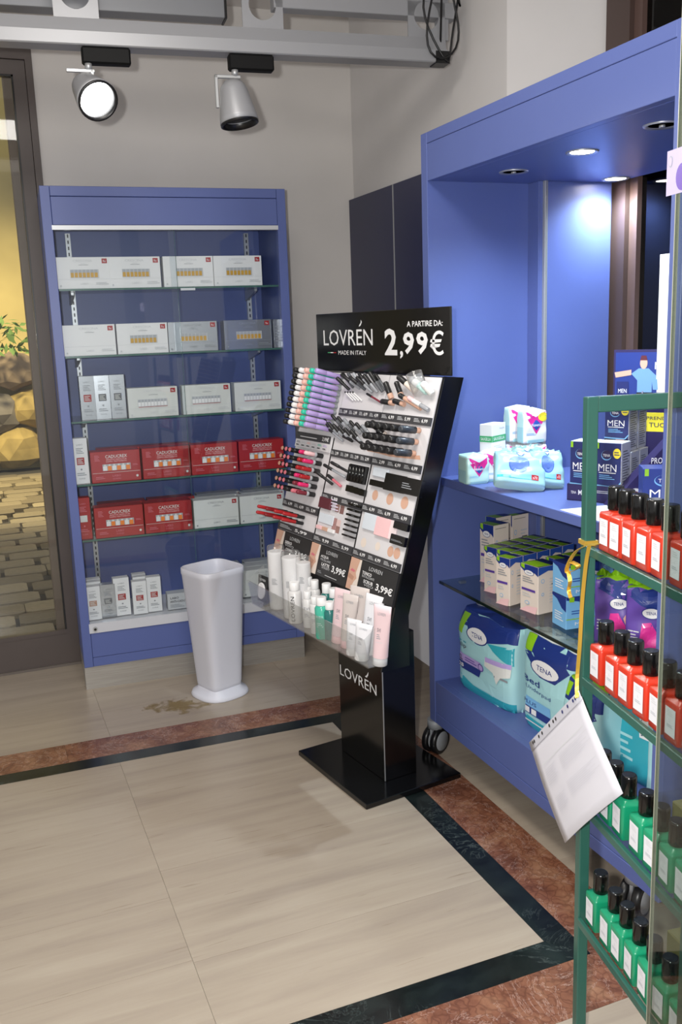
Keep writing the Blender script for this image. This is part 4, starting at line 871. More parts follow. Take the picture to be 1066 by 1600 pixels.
# promotional cards with prices
for ci, (a, b) in enumerate(UC):
    cd_ = MB().box(a, b, .178, .283, -.004, .008, M('card_black', '262628', .35), PF).build('promo_card', stand); t = MB()
    F = Face(PF @ V((a, .178, .008)), PF.to_3x3() @ V((1, 0, 0)), PF.to_3x3() @ V((0, 1, 0)), PF.to_3x3() @ V((0, 0, 1)), b-a, .105)
    prnt(t, F, [('r', 'p_beige', 0, .0, .24, 1), ('p', 'p_flesh', [(0, 0), (.2, 0), (.22, .3), (.16, .55), (.2, 1), (0, 1)]), ('p', 'p_flesh2', [(0, .35), (.12, .3), (.14, .42), (.02, .5)]), ('p', 'p_rose', [(.03, .58), (.12, .56), (.14, .62), (.06, .66)]), ('p', 'p_beige', [(.1, 0), (.24, 0), (.24, .5), (.16, .3)]),
        ('t', 'p_lgrey', 'LOVREN', .56, .84, .28, .12), ('t', 'p_white', ('SIERO', 'ACQUA', 'TONICO')[ci], .4, .66, .2, .1, .02), ('t', 'p_lgrey', ('VISO', 'MICELLARE', 'RIVITALIZZANTE')[ci], .44, .56, .26, .07), ('t', 'p_white', ('CREMA', 'LATTE', 'SCRUB')[ci], .46, .42, .2, .1, .02), ('t', 'p_lgrey', ('', 'DETERGENTE', 'VISO')[ci], .48, .32, .2, .07), ('t', 'p_white', '3,99€', .8, .38, .34, .26, .025), ('l', 'p_grey', .3, .1, .4, .2, 2), ('l', 'p_lgrey', .5, .08, .8, .13, 1)]); t.build('print', cd_)
# acrylic tray
ty0, ty1, tz = -.185, -.278, .582
AC_ = P['acrylic']
tr_ = MB(); tr_.box(-.414, .414, ty1, ty0, tz-.004, tz, AC_)
tr_.add([(-.418, ty1-.014, .672), (.418, ty1-.014, .672), (.418, ty1, tz-.004), (-.418, ty1, tz-.004), (-.418, ty1-.017, .672), (.418, ty1-.017, .672), (.418, ty1-.003, tz-.006), (-.418, ty1-.003, tz-.006)], [(0, 1, 2, 3), (4, 7, 6, 5), (0, 4, 5, 1), (0, 3, 7, 4), (1, 5, 6, 2)], AC_)
for x in (-.418, .415): tr_.prism([(ty0-.04, .72), (ty1-.014, .672), (ty1, tz-.004), (ty0, tz-.004)], .003, AC_, YZ(x))
tr_.build('acrylic_tray', stand)

# --- products on the stand
def stick(name, label, cat, p0, p1, r, segs, group, tip=.7, seg=10):
    """segs: list of (fraction, material[, radius factor]); local z along p0->p1 in panel space"""
    a, b = V(p0), V(p1); L = (b-a).length; q = (b-a).normalized().to_track_quat('Z', 'Y').to_matrix().to_4x4()
    return stick0(name, label, cat, SP_ @ Matrix.Translation(a) @ q, L, r, segs, group, tip, seg)
def stick0(name, label, cat, X, L, r, segs, group, tip=.7, seg=10):
    root = empty(name, mat4=X); tag(root, label, cat, group); z = 0
    for i, s in enumerate(segs):
        z1 = z+s[0]*L; rr = r*(s[2] if len(s) > 2 else 1); last = i == len(segs)-1
        pr = [(rr*.92, z), (rr, z+.001), (rr, z1-.004 if last else z1-.001), (rr*(tip if last else .92), z1)]
        MB().lathe(pr, P[s[1]] if isinstance(s[1], str) else s[1], None, seg).build(('barrel', 'cap', 'tip')[min(i, 2)] if len(segs) > 1 else 'barrel', root); z = z1
    return root
def grid(name, cat, us, vs_, L, r, segf, labf, group, tilt=0):
    protos = {}
    for ci, u in enumerate(us):
        for ri, v in enumerate(vs_):
            k, segs = segf(ci, ri); X = SP_ @ Matrix.Translation((u, v, .005)) @ Matrix.Rotation(tilt, 4, 'X')
            if k in protos: clone(protos[k], X, labf(ci, ri), group)
            else: protos[k] = stick0(name, labf(ci, ri), cat, X, L, r, segs, group)
tubec = [('black', 'p_black'), ('white', 'p_white'), ('peach', 'p_peach'), ('mint', 'p_mintcap'), ('lilac', 'p_lilac')]
mu = [-.325, -.285, -.243, -.203, -.165]; mv = [.876-.0212*i for i in range(10)]
grid('mascara_tube', 'mascara', mu, mv, .115, .0088, lambda c, r: (c, [(.12, 'p_grey', .8), (.5, tubec[c][1]), (.38, tubec[c][1], 1.06)]), lambda c, r: '%s mascara tube, %s from the top of its column on the stand' % (tubec[c][0], ORD[r]), 'coloured mascara tubes')
tipc = ['p_flesh2', 'p_rose', 'p_rose', 'p_black', 'p_hot', 'p_red']
lu = [-.375, -.345, -.315, -.28, -.235, -.195]; lv = [.588-.0285*i for i in range(6)]
cn = ['nude', 'dusty pink', 'rose', 'black', 'hot pink', 'red']
def lipseg(c, r):
    t = tipc[c]
    if c < 3: return (c, [(.45, 'p_black'), (.5, 'p_black', .9), (.05, t, .88)])
    if c == 3: return (3, [(.5, 'p_black'), (.5, 'p_black', .9)])
    t = ('p_hot', 'p_red', 'p_red', 'p_hot', 'p_wine', 'p_rose')[r] if c == 4 else ('p_pink', 'p_hot', 'p_red', 'p_red', 'p_hot', 'p_wine')[r]
    return ((c, t), [(.35, 'p_black'), (.12, 'p_silver'), (.53, t, .85)])
grid('lipstick', 'lipstick', lu, lv, .075, .0092, lipseg, lambda c, r: 'lipstick with black case, %s row from the top, %s across the stand' % (ORD[r], ORD[c]), 'lipsticks on the stand')
for r_ in range(2):
    for c_ in range(4):
        stick('lip_pencil', 'glossy red lip pencil, %s row, %s of four' % (('upper', 'lower')[r_], ORD[c_]), 'lip pencil', (-.37+c_*.045, .355-r_*.022, .005), (-.375+c_*.045, .358-r_*.022, .13-.012*c_), .0065, [(.35, 'p_black'), (.65, ('p_red', 'p_dred', 'p_red', 'p_red')[c_])], 'red lip pencils')
# concealer rows (black, tan feet)
MGREY = M('sheen_grey', '33383f', .3)  # dark grey paints the bluish reflections onto the nearest black tubes
grid('concealer', 'concealer', [.165, .2, .235, .275, .315, .36], [.726, .69, .654],   .075, .0115, lambda c, r: (c == 5, [(.22, 'p_flesh', .8), (.78, MGREY if c == 5 else 'p_black')]), lambda c, r: 'black concealer tube with tan foot, %s row, %s across' % (ORD[r], ORD[c]), 'concealers on the stand', .12)
# pencils and bottles with pixel-picked ends
CLR = M('clear_barrel', '9a9da3', .2)
def pk(name, label, cat, a, b, r, segs, group, tip=.7):
    return stick(name, label, cat, PV(a[0], a[1], a[2]), PV(b[0], b[1], b[2]), r, segs, group, tip)
pens = [((598, 612, .012), (577, 581, .05), 'dark grey eyeliner'), ((590, 613, .012), (568, 586, .05), 'black eyeliner'), ((582, 613, .012), (557, 589, .05), 'black capped eyeliner'), ((571, 609, .012), (546, 589, .05), 'slate eyeliner'), ((562, 607, .012), (533, 585, .05), 'long black eyeliner'), ((546, 609, .012), (526, 590, .05), 'short black eyeliner')]
for i, (a, b, t) in enumerate(pens):
    pk('eyeliner', '%s, %s from the right in the top middle rack' % (t, ORD[i]), 'eyeliner', a, b, .0055, [(.5, ('p_dgrey', CLR, CLR, 'p_dgrey', CLR, 'p_black')[i]), (.5, 'p_black', 1.25)], 'eyeliners in the top rack')
for i in range(7):
    pk('eyeliner_tube', 'short clear eyeliner tube, %s from the right behind the eyeliners' % ORD[i], 'eyeliner', (603-i*8.5, 609-i*.6, .008), (586-i*8.5, 584-i*.2, .03), .0052, [(.6, CLR if i % 2 else 'p_dgrey'), (.4, ('p_black', 'p_silver', 'p_dgrey')[i % 3], 1.15)], 'short eyeliner tubes')
for i in range(6):
    pk('lash_tube', 'slim grey lash tube, %s from the left below the middle price strip' % ORD[i], 'mascara', (535+i*9.5, 668+i*3.2, .008), (518+i*9.5, 648+i*3.2, .035), .005, [(.55, CLR if i % 2 else 'p_dgrey'), (.45, ('p_black', 'p_black', 'p_grey')[i % 3], 1.2)], 'slim lash tubes')
for i in range(4):
    pk('eye_pencil', 'thin white eye pencil with black tip, %s of four under the eyeliners' % ORD[i], 'pencil', (566+i*4.5-14, 626, .008), (553+i*4-14, 612, .02), .003, [(.85, 'p_white'), (.15, 'p_black')], 'white eye pencils')
pk('eye_pencil', 'wine coloured pencil with black cap below the eyeliners', 'pencil', (596, 629, .01), (573, 615, .02), .0035, [(.65, 'p_wine'), (.35, 'p_black', 1.2)], None)
tops = [((612, 623, .01), (602, 597, .03), .0095, [(.3, 'p_flesh'), (.7, 'p_black')], 'tan foundation tube with upright black cap'), ((627, 618, .012), (619, 596, .03), .009, [(.2, 'p_flesh'), (.8, 'p_black')], 'second black capped foundation tube'),
        ((615, 630, .012), (596, 627, .02), .009, [(.3, 'p_flesh'), (.7, 'p_black')], 'stubby black foundation tube lying left'), ((632, 632, .012), (615, 626, .02), .009, [(.3, 'p_flesh'), (.7, 'p_black')], 'stubby black foundation tube lying right'),
        ((658, 638, .01), (624, 617, .03), .0085, [(.75, 'p_flesh'), (.25, 'p_black')], 'long tan foundation tube under the clear cylinder'), ((670, 641, .01), (638, 621, .03), .0075, [(.4, CLR), (.35, 'p_white'), (.25, 'p_pink')], 'white and pink concealer pen'),
        ((650, 612, .012), (622, 588, .045), .010, [(.55, 'p_beige'), (.45, 'p_black')], 'beige serum bottle with black cap'), ((668, 612, .015), (642, 592, .04), .012, [(.5, 'p_mint'), (.3, 'p_white'), (.2, 'p_silver')], 'mint serum bottle in the top right corner'), ((676, 616, .012), (660, 598, .035), .011, [(.6, 'p_offw'), (.4, 'p_white')], 'white primer bottle in the top right corner')]
for a, b, r, s, t in tops: pk('foundation_tube', t+' on the stand', 'makeup tube', a, b, r, s, 'foundation tubes in the top right rack')
ac = MB().lathe([(.026, 0), (.026, .07), (.0245, .07), (.0245, .002)], AC_, None, 24, True, False)
X = SP_ @ Matrix.Translation(PV(655, 606, .02)) @ Matrix.Rotation(-.9, 4, 'X')
tag(ac.build('acrylic_cup', None, X @ Matrix.Translation((0, 0, -.02))), 'clear acrylic cup around the serum bottles at the top right', 'holder')
lows = [(522, 676), (529, 680), (537, 683), (546, 686), (556, 689), (566, 692)]
for i, (x, y) in enumerate(lows):
    pk('brow_pencil', 'black topped grey brow pencil, %s from the left in the middle rack' % ORD[i], 'pencil', (x, y, .01), (x-16-i*.5, y-20, .045), .0055, [(.45, CLR), (.55, 'p_black', 1.2)], 'brow pencils in the middle rack')
for i, (a, b) in enumerate((((536, 689, .01), (514, 671, .03)), ((551, 689, .012), (536, 681, .02)), ((571, 697, .012), (549, 680, .02)), ((587, 700, .012), (573, 690, .02)))):
    pk('eyeliner_pen', ('silver pen', 'short black pen', 'long black pen', 'stout black pen')[i]+' lying below the brow pencils', 'pen', a, b, (.0045, .006, .006, .008)[i], [(.7, CLR if i == 0 else 'p_black'), (.3, 'p_black')], 'pens below the brow pencils')
for i, (x, y) in enumerate(((590, 668), (585, 662), (595, 674))):
    pk('compact_pen', 'thick black contour stick, %s beside the concealers' % ORD[i], 'stick', (x+8, y+6, .01), (x-6, y-3, .035), .010, [(.3, 'p_beige'), (.7, 'p_black')], 'contour sticks')
for i, (a, b, c_) in enumerate((((549, 740, .01), (517, 722, .05), 'p_black'), ((540, 746, .01), (506, 726, .05), CLR), ((533, 760, .01), (512, 742, .03), 'p_rose'), ((520, 757, .01), (494, 737, .05), 'p_black'))):
    pk('lip_gloss', ('black', 'smoky', 'rose', 'slim black')[i]+' gloss wand across the third middle shelf', 'lip gloss', a, b, .005, [(.6, c_), (.4, 'p_black', 1.2)], 'gloss wands')
def pbox3(name, label, cat, px0, px1, dep, m, prints=None, group=None, nrib=0):
    a, b = PV(px0[0], px0[1], dep), PV(px1[0], px1[1], dep); w, h = abs(b.x-a.x), abs(a.y-b.y); cx, cy_ = (a.x+b.x)/2, (a.y+b.y)/2
    X = SP_ @ Matrix.Translation((cx, cy_, .0045)); mb = MB()
    mb.box(-w/2, w/2, -h/2, h/2, 0, dep-.0045, m, c=.0015)
    o = mb.build(name, None, X); tag(o, label, cat, group)
    if nrib:
        rb = MB()
        for i in range(nrib): rb.tube((-w/2+w*(i+.5)/nrib, -h/2+.002, dep-.005), (-w/2+w*(i+.5)/nrib, h/2-.002, dep-.005), w/nrib*.42, None, BLK, 8)
        rb.build('ribbed_front', o)
    if prints:
        pm = MB(); prnt(pm, Face((-w/2, -h/2, dep-.0045), (1, 0, 0), (0, 1, 0), (0, 0, 1), w, h), prints); pm.build('print', o)
    return o
pbox3('nail_file_box', 'ribbed glossy black box on the third middle shelf', 'box', (547, 724), (566, 757), .02, BLK, nrib=5)
for i in range(4): pbox3('mascara_case', 'small black case, %s of four in a row above the price strip' % ORD[i], 'case', (541+i*7, 757+i*2.2), (547+i*7, 769+i*2.2), .016, BLK, None, 'small black cases')
pbox3('compact_case', 'flat black compact under the white sticker', 'compact', (578, 748), (600, 763), .018, BLK, None, 'black compacts'); pbox3('sticker_card', 'blank pale card above the flat black compact', 'card', (584, 729), (604, 748), .012, M('pale_card', 'd5dde6', .3))
pbox3('compact_case', 'large square black compact, left of the pair', 'compact', (603, 738), (626, 771), .02, BLK, None, 'black compacts'); pbox3('compact_case', 'large square black compact, right of the pair', 'compact', (628, 744), (654, 777), .02, BLK, [('l', 'p_grey', .1, .3, .6, .7, 3)], 'black compacts')
for i in range(7): 
    x, y = 553-i*1.7, 789+i*8; pbox3('powder_compact', 'oval black powder compact, %s from the top of its row' % ORD[i], 'compact', (x-9, y-4), (x+9, y+5), .016, BLK, [('r', 'p_grey', .5, .45, .7, .55)], 'oval black powder compacts')
pbox3('palette', 'wine brown palette on the lowest middle shelf', 'palette', (500, 775), (514, 797), .014, P['p_brown'])
for i in range(4): pbox3('glare_vial', 'small vial with painted lilac glare, %s beside the wine palette' % ORD[i], 'pot', (517, 779+i*5), (526, 783.5+i*5), .012, M('glare', 'e6dcf0', .2), None, 'vials with painted glare')  # violet-white glare on the vials is put into their colour
pbox3('sticker_card', 'blank pale card below the wine palette', 'card', (500, 800), (519, 822), .008, M('pale_card'))
for i in range(3): pbox3('blush_box', '%s box at the foot of the middle shelf' % ('pink blush', 'pale blush', 'tiny white blush')[i], 'box', (494+i*9, 819+i*3), (502+i*9, 828+i*3), .014, P[('p_pink', 'p_flesh', 'p_white')[i]], None, 'blush boxes')
pbox3('powder_box', 'pale blue powder box on the lowest right shelf', 'box', (570, 800), (587, 832), .012, M('pale_card')); pbox3('powder_box', 'pink powder box on the lowest right shelf', 'box', (589, 806), (606, 842), .014, P['p_pink']); pbox3('powder_box', 'blush white powder box next to the pink one', 'box', (607, 811), (615, 845), .012, M('blushwhite', 'e6d6d8', .4))
pbox3('compact_case', 'black compact upper right on the lowest shelf', 'compact', (616, 813), (635, 831), .018, BLK, None, 'black compacts'); pbox3('compact_case', 'black compact lower right on the lowest shelf', 'compact', (611, 833), (630, 855), .018, BLK, [('l', 'p_grey', .1, .3, .9, .5, 2)], 'black compacts')

# --- tray products
TZ = tz+.0006
def tx(px, py, ly): return TL(px, py, ly).x
for i, (px, ly, r, h, t) in enumerate(((433, -.235, .033, .245, 'left'), (456, -.24, .036, .25, 'middle'), (475, -.215, .027, .235, 'right'))):
    x = tx(px, 905, ly); R_ = empty('cotton_pad_roll', mat4=ST @ TR((x, ly, TZ), .8))
    tag(R_, '%s roll of white cotton pads in a clear sleeve' % t, 'cotton pads', 'rolls of cotton pads')
    pr = [(r*.9, .004)]
    for k in range(24): pr += [(r*.93, .006+k*(h-.03)/24), (r*.94, .006+(k+.8)*(h-.03)/24)]
    pr.append((r*.85, h-.024)); MB().lathe(pr, M('cotton', 'e2e0e2', .9), None, 20).build('pads', R_)
    MB().lathe([(r*.97, 0), (r, .01), (r, h-.02), (r*.9, h-.004), (r*.5, h), (r*.2, h-.004)], AC_, None, 24, True, False).build('sleeve', R_)
    b_ = MB(); prnt(b_, Face((0, 0, 0), (1, 0, 0), (0, 0, 1), (0, -1, 0), 1, 1, lambda u, v, off, r=r: V(((r+.0008)*math.sin(u), -(r+.0008)*math.cos(u), v))), [('l', 'p_grey', -.3, .1+.02*i, .35, .125+.02*i, 5), ('l', 'p_lgrey', -.2, .05, .3, .07, 3)]); b_.build('print', R_)
ps = empty('puff_sachet', mat4=ST @ TR((tx(409, 925, -.245), -.245, TZ), .1) @ Matrix.Rotation(-.12, 4, 'X')); tag(ps, 'black LOVRÉN sachet with white makeup pads at the tray end', 'sachet')
MB().box(-.034, .034, -.002, .004, 0, .1, P['p_black'], c=.001).build('card', ps)
MB().lathe([(0, -.004), (.024, -.003), (.026, 0), (.024, .003)], M('cotton'), Matrix.Translation((0, -.006, .042)) @ Matrix.Rotation(math.pi/2, 4, 'X') @ Matrix.Diagonal((1, 1.25, 1.4, 1)), 22).build('pad', ps)
b_ = MB(); prnt(b_, Face((-.034, -.0021, 0), (1, 0, 0), (0, 0, 1), (0, -1, 0), .068, .1), [('t', 'p_white', 'LOVREN', .5, .84, .6, .09)]); b_.build('lettering', ps)
def bottle(label, px, ly, r, h, body, cap, txt, group, tcol='p_black', vertical=False, liquid=None):
    r *= 1.3; h *= 1.1
    x = tx(px, 960, ly); R_ = empty('toner_bottle', mat4=ST @ TR((x, ly, TZ), .85+random.uniform(-.1, .1))); tag(R_, label, 'bottle', group)
    MB().lathe([(r*.9, 0), (r, .004), (r, h*.74), (r*.8, h*.79), (r*.5, h*.8), (r*.5, h*.82)], body, None, 20).build('bottle_body', R_)
    MB().lathe([(r*.72, h*.8), (r*.74, h*.81), (r*.74, h*.985), (r*.66, h)], P[cap], None, 20).build('cap', R_)
    if txt:
        b_ = MB(); F = Face((0, 0, 0), (1, 0, 0), (0, 0, 1), (0, -1, 0), 1, 1, lambda u, v, off: V(((r+.0006+off)*math.sin(u), -(r+.0006+off)*math.cos(u), v)))
        if vertical:
            F = Face((0, 0, 0), (1, 0, 0), (0, 0, 1), (0, -1, 0), 1, 1, lambda u, v, off: V(((r+.0006+off)*math.sin(-v/r*.95), -(r+.0006+off)*math.cos(-v/r*.95), u)))
            prnt(b_, F, [('t', tcol, txt, h*.38, .002, h*.6, r*.55)])
        else: prnt(b_, F, [('t', tcol, txt, -.1, h*.55, 1.1, h*.07), ('l', tcol, -.5, h*.3, .4, h*.42, 3)])
        b_.build('label_print', R_)
MILK = M('milky_bottle', 'd5d4d4', .3); TEALB = M('teal_bottle', '3fae96', .15, coat=.4); DTEAL = M('dark_teal_bottle', '1f6a66', .15, coat=.4)
bottle('milky bottle with LOVREN written up its side', 462, -.258, .019, .135, MILK, 'p_white', 'LOVREN', 'milky bottles in the tray', vertical=True)
for i, (px, ly) in enumerate(((482, -.245), (493, -.255), (484, -.205), (494, -.207))): bottle('small milky white capped bottle, %s' % ('front row left', 'front row right', 'back row left', 'back row right')[i], px, ly, .0145, (.118, .118, .145, .145)[i], MILK, 'p_white', 'SVI', 'milky bottles in the tray', 'p_grey')
bottle('bright teal bottle at the tray front', 503, -.262, .018, .13, TEALB, 'p_white', 'acqua', 'teal bottles in the tray', 'p_mint')
for i, (px, ly) in enumerate(((516, -.245), (512, -.205), (523, -.205))): bottle('dark teal bottle, %s' % ('right of the bright one', 'behind on the left', 'behind on the right')[i], px, ly, .0165, (.118, .15, .145)[i], DTEAL, 'p_white', '', 'teal bottles in the tray')
def ctube(label, px, ly, w, h, col, cap, group, lean_=0, txt='LOVREN', tw=0, zoff=0):
    w *= 1.35; h *= 1.12
    x = tx(px, 970, ly); R_ = empty('cream_tube', mat4=ST @ TR((x, ly, TZ+zoff), .55+tw) @ Matrix.Rotation(lean_, 4, 'Y')); tag(R_, label, 'cream tube', group)
    r = w/2*.8; hc = .026; MB().lathe([(r*.9, 0), (r*.95, .001), (r*.95, hc-.002), (r*.9, hc)], P[cap], None, 18).build('cap', R_)
    vs = []; N = 20; rows = 6
    for j in range(rows+1):
        t_ = j/rows
        for i in range(N): a = 2*math.pi*i/N; vs.append(((r+(w/2-r)*t_)*math.cos(a), r*(1-t_*.94)*math.sin(a), hc+(h-hc)*t_))
    MB().add(vs, [(j*N+i, j*N+(i+1) % N, (j+1)*N+(i+1) % N, (j+1)*N+i) for j in range(rows) for i in range(N)], col if not isinstance(col, str) else P[col], None, True).add(vs[-N:], [tuple(range(N))], P['p_white']).build('tube_body', R_)
    b_ = MB()
    def fn(u, v, off):
        t_ = (v*h-hc)/(h-hc); rx = r+(w/2-r)*t_; ry = r*(1-t_*.94); s = (u-.5)*1.5; return V((rx*s, -ry*math.sqrt(max(0, 1-s*s))-.0006, v*h))
    prnt(b_, Face((0, 0, 0), (1, 0, 0), (0, 0, 1), (0, -1, 0), w, h, fn), [('t', 'p_grey', txt, .5, .86, .6, .05), ('t', 'p_txt', 'SVI', .4, .6, .3, .06), ('l', 'p_grey', .25, .45, .6, .54, 3), ('r', 'p_lgrey', .2, .4, .8, .405)]); b_.build('print', R_)
PINKT = M('pink_tube', 'dcc2c6', .35); GREYT = M('greige_tube', 'c8beba', .35); WT = M('white_tube', 'dedee2', .35)
gt = 'cream tubes in the tray'
ctube('slanted pale pink tube left of the tube row', 527, -.24, .044, .165, PINKT, 'p_pink', gt, .14); ctube('beige pink tube second in the tube row', 541, -.24, .042, .16, GREYT, 'p_pink', gt, .12)
ctube('large greige tube behind the short white ones', 556, -.212, .052, .18, GREYT, 'p_white', gt, .1); ctube('tall white tube leaning behind the short ones', 573, -.215, .05, .175, WT, 'p_white', gt, .18)
ctube('short white tube, left of two at the tray front', 549, -.262, .04, .105, WT, 'p_white', gt, .1); ctube('short white tube, right of two at the tray front', 563, -.262, .044, .105, WT, 'p_white', gt, .12)
ctube('pink tube at the right end of the tray', 592, -.24, .044, .17, PINKT, 'p_lgrey', gt, .08)

# ================================================================== BASKET
bk = empty('umbrella_basket', (.905, 3.85, 0), .35); tag(bk, 'tall tapered white plastic basket in front of the blue cabinet', 'basket')
def rsq(s, n=5, seg=48, rx=1, ry=1):
    o = []
    for i in range(seg):
        t = 2*math.pi*i/seg; c_, s_ = math.cos(t), math.sin(t); o.append((math.copysign(abs(c_)**(2/n), c_)*s*rx, math.copysign(abs(s_)**(2/n), s_)*s*ry))
    return o
def loft(mb, rings, m, closed0=True, closed1=False):
    vs = []; n = len(rings[0][0])
    for r_, z in rings: vs += [(x, y, z) for x, y in r_]
    mb.add(vs, [(j*n+i, j*n+(i+1) % n, (j+1)*n+(i+1) % n, (j+1)*n+i) for j in range(len(rings)-1) for i in range(n)], m, None, True)
    if closed0: mb.add(vs[:n], [tuple(range(n))[::-1]], m)
    if closed1: mb.add(vs[-n:], [tuple(range(n))], m)
BW = M('basket_white', 'd3d4de', .4)
loft(mb := MB(), [(rsq(.078), .03), (rsq(.082), .06), (rsq(.111), .557), (rsq(.1135), .562), (rsq(.1135), .586), (rsq(.110), .59), (rsq(.1075), .586), (rsq(.105), .55), (rsq(.076), .06), (rsq(.03), .055)], BW, True, True); mb.build('body', bk)
loft(mb := MB(), [(rsq(.118, 2.6), 0), (rsq(.12, 2.6), .006), (rsq(.112, 2.8), .02), (rsq(.085, 3.5), .034), (rsq(.079, 5), .045)], BW, True, True); mb.build('foot', bk)

# ================================================================== FAN COIL UNIT behind the stand
fc = empty('heater_unit', (1.80, 3.30, 0)); tag(fc, 'white wall heater with top grille between the stand and the blue bay', 'heater')
MB().prism([(-.05, .12), (.0985, .12), (.0985, .70), (-.03, .70), (-.05, .67)], .63, WHT, Matrix(((1, 0, 0, 0), (0, 0, 1, -.30), (0, 1, 0, 0), (0, 0, 0, 1)))).build('casing', fc)
gm = MB().box(-.02, .08, -.28, .31, .7, .702, BLKP).build('grille', fc)
for i in range(22): MB().box(-.02, .08, -.28+i*.027, -.268+i*.027, .702, .708, WHT).build('grille_slat', fc)

# ================================================================== CEILING RAILS AND SPOTLIGHTS
RA, RB = V((.215, 3.5, 2.563)), V((1.822, 3.352, 2.55)); rdir = (RB-RA).normalized(); rrz = math.atan2(rdir.y, rdir.x)
rl = empty('lighting_rail', mat4=TR(RA-rdir*1.2, rrz)); LR = (RB-RA).length+1.2
tag(rl, 'long grey metal lighting rail with drilled hanger plates below the ceiling', 'rail')
YZr = Matrix(((0, 0, 1, 0), (1, 0, 0, 0), (0, 1, 0, 0), (0, 0, 0, 1)))
MB().prism([(-.005, .092), (-.018, .046), (-.03, .044), (-.03, .004), (-.026, 0), (.05, 0), (.05, .092)], LR, ALUG, YZr).build('lower_beam', rl)
MB().box(LR-.05, LR+.006, -.032, .03, -.004, .04, BLKP).build('end_cap', rl)
MB().box(-.2, 1.2+.80, .16, .24, .17, .26, M('grey_rail_dark', '85878c', .4, metal=.2), c=.002).build('upper_beam', rl)
MB().box(2.0, 2.008, .158, .242, .168, .262, BLKP).build('end_cap', rl)
MB().box(2.15, LR+.05, .0, .06, .165, .22, ALUG, c=.002).build('upper_beam', rl)
def plate(x, zc, r=.05, half=.075):
    mb = MB(); N = 32; o_, i_ = [], []
    for k in range(N):
        a = 2*math.pi*k/N+math.pi/N; c_, s_ = math.cos(a), math.sin(a); m_ = max(abs(c_)/half, abs(s_)/.1); o_.append((c_/m_, s_/m_)); i_.append((c_*r, s_*r))
    vs = [(x+p[0], y, zc+p[1]) for y in (0.0, .006) for p in o_+i_]
    fs = []
    for k in range(N):
        k2 = (k+1) % N; fs += [(k, k2, N+k2, N+k), (2*N+k, 3*N+k, 3*N+k2, 2*N+k2), (N+k, N+k2, 3*N+k2, 3*N+k), (k, 2*N+k, 2*N+k2, k2)]
    mb.add(vs, fs, ALUG); mb.build('hanger_plate', rl)
def rx_(px, py): 
    q = onplane(px, py, RA, V((-rdir.y, rdir.x, 0))); p = q-(RA-rdir*1.2); return p.dot(V((rdir.x, rdir.y, 0))), q.z-RA.z
for px, py in ((118, 8), (411, 28), (667, 50)):
    x, z = rx_(px, py); plate(x, max(z, .19-.02), .05)
MB().box(LR-.02, LR+.02, .01, .05, .09, .54, ALUG).box(.3, .34, .01, .05, .09, .54, ALUG).build('ceiling_hanger', rl)
cb = MB(); L0 = V((LR-.01, -.01, .02)); pts = []
for i in range(60):
    t_ = i/59; a = t_*2*math.pi*2.2; pts.append(V((LR-.02+.062*math.sin(a)+.018*math.sin(2.3*a), -.03-.012*t_, .17+.15*math.cos(a)+.02*math.sin(a*1.7))))
cb.path([V((LR-.02, 0, .02))]+pts+[V((LR+.01, .03, .5))], .0042, BLKP); cb.build('cable', rl)
def spot(label, px, py, aim, lit):
    x, z = rx_(px, py); R_ = empty('track_spotlight', mat4=TR(RA-rdir*1.2, rrz) @ Matrix.Translation((x, -.008, -.002))); tag(R_, label, 'spotlight', 'spotlights on the rail')
    MB().box(-.07, .095, -.02, .02, -.055, 0, M('adapter_black', '09090a', .6, spec=.2), c=.006).build('track_adapter', R_)
    MB().tube((-.05, -.012, -.055), (-.05, -.012, -.075), .012, None, ALU, 12).box(-.125, -.03, -.018, -.006, -.085, -.073, ALU, c=.002).box(-.125 if not lit else -.045, -.113 if not lit else -.033, -.018, -.006, -.185 if not lit else -.13, -.073, ALU, c=.002).build('arm', R_)
    h = Matrix.Translation((-.055 if not lit else -.05, -.03 if not lit else -.04, -.175 if not lit else -.155)) @ V(aim).normalized().to_track_quat('Z', 'Y').to_matrix().to_4x4()
    hd_ = empty('lamp_head', mat4=h); hd_.parent = R_
    MB().lathe([(.0, -.085), (.03, -.08), (.045, -.062), (.05, -.045), (.068, .045), (.07, .062), (.066, .064), (.06, .05)], ALUG, None, 32, True, False).build('housing', hd_)
    MB().lathe([(.067, .05), (.069, .07), (.062, .072), (.058, .05)], BLKP, None, 32, True, False).build('bezel', hd_)
    MB().lathe([(0, .047), (.058, .047)], M('spot_glow', 'ffffff', .4, emit='ffffff', es=9) if lit else M('spot_off', '6a6c70', .2), None, 28).build('lens', hd_)
    return R_, h
r1, h1 = spot('lit spotlight with a bright lens on the left of the rail', 160, 92, (.3, -.85, -.6), True)
r2, h2 = spot('unlit grey spotlight pointing down on the right of the rail', 386, 100, (.12, -.1, -1), False)
lw = r1.matrix_basis @ h1 @ V((0, 0, .08)); ld = (r1.matrix_basis @ h1).to_3x3() @ V((0, 0, 1))
light('track_spot_light', 'SPOT', lw, 60, (1, .97, .93), spot_size=1.1, spot_blend=.8, shadow_soft_size=.05, aim=lw+ld)

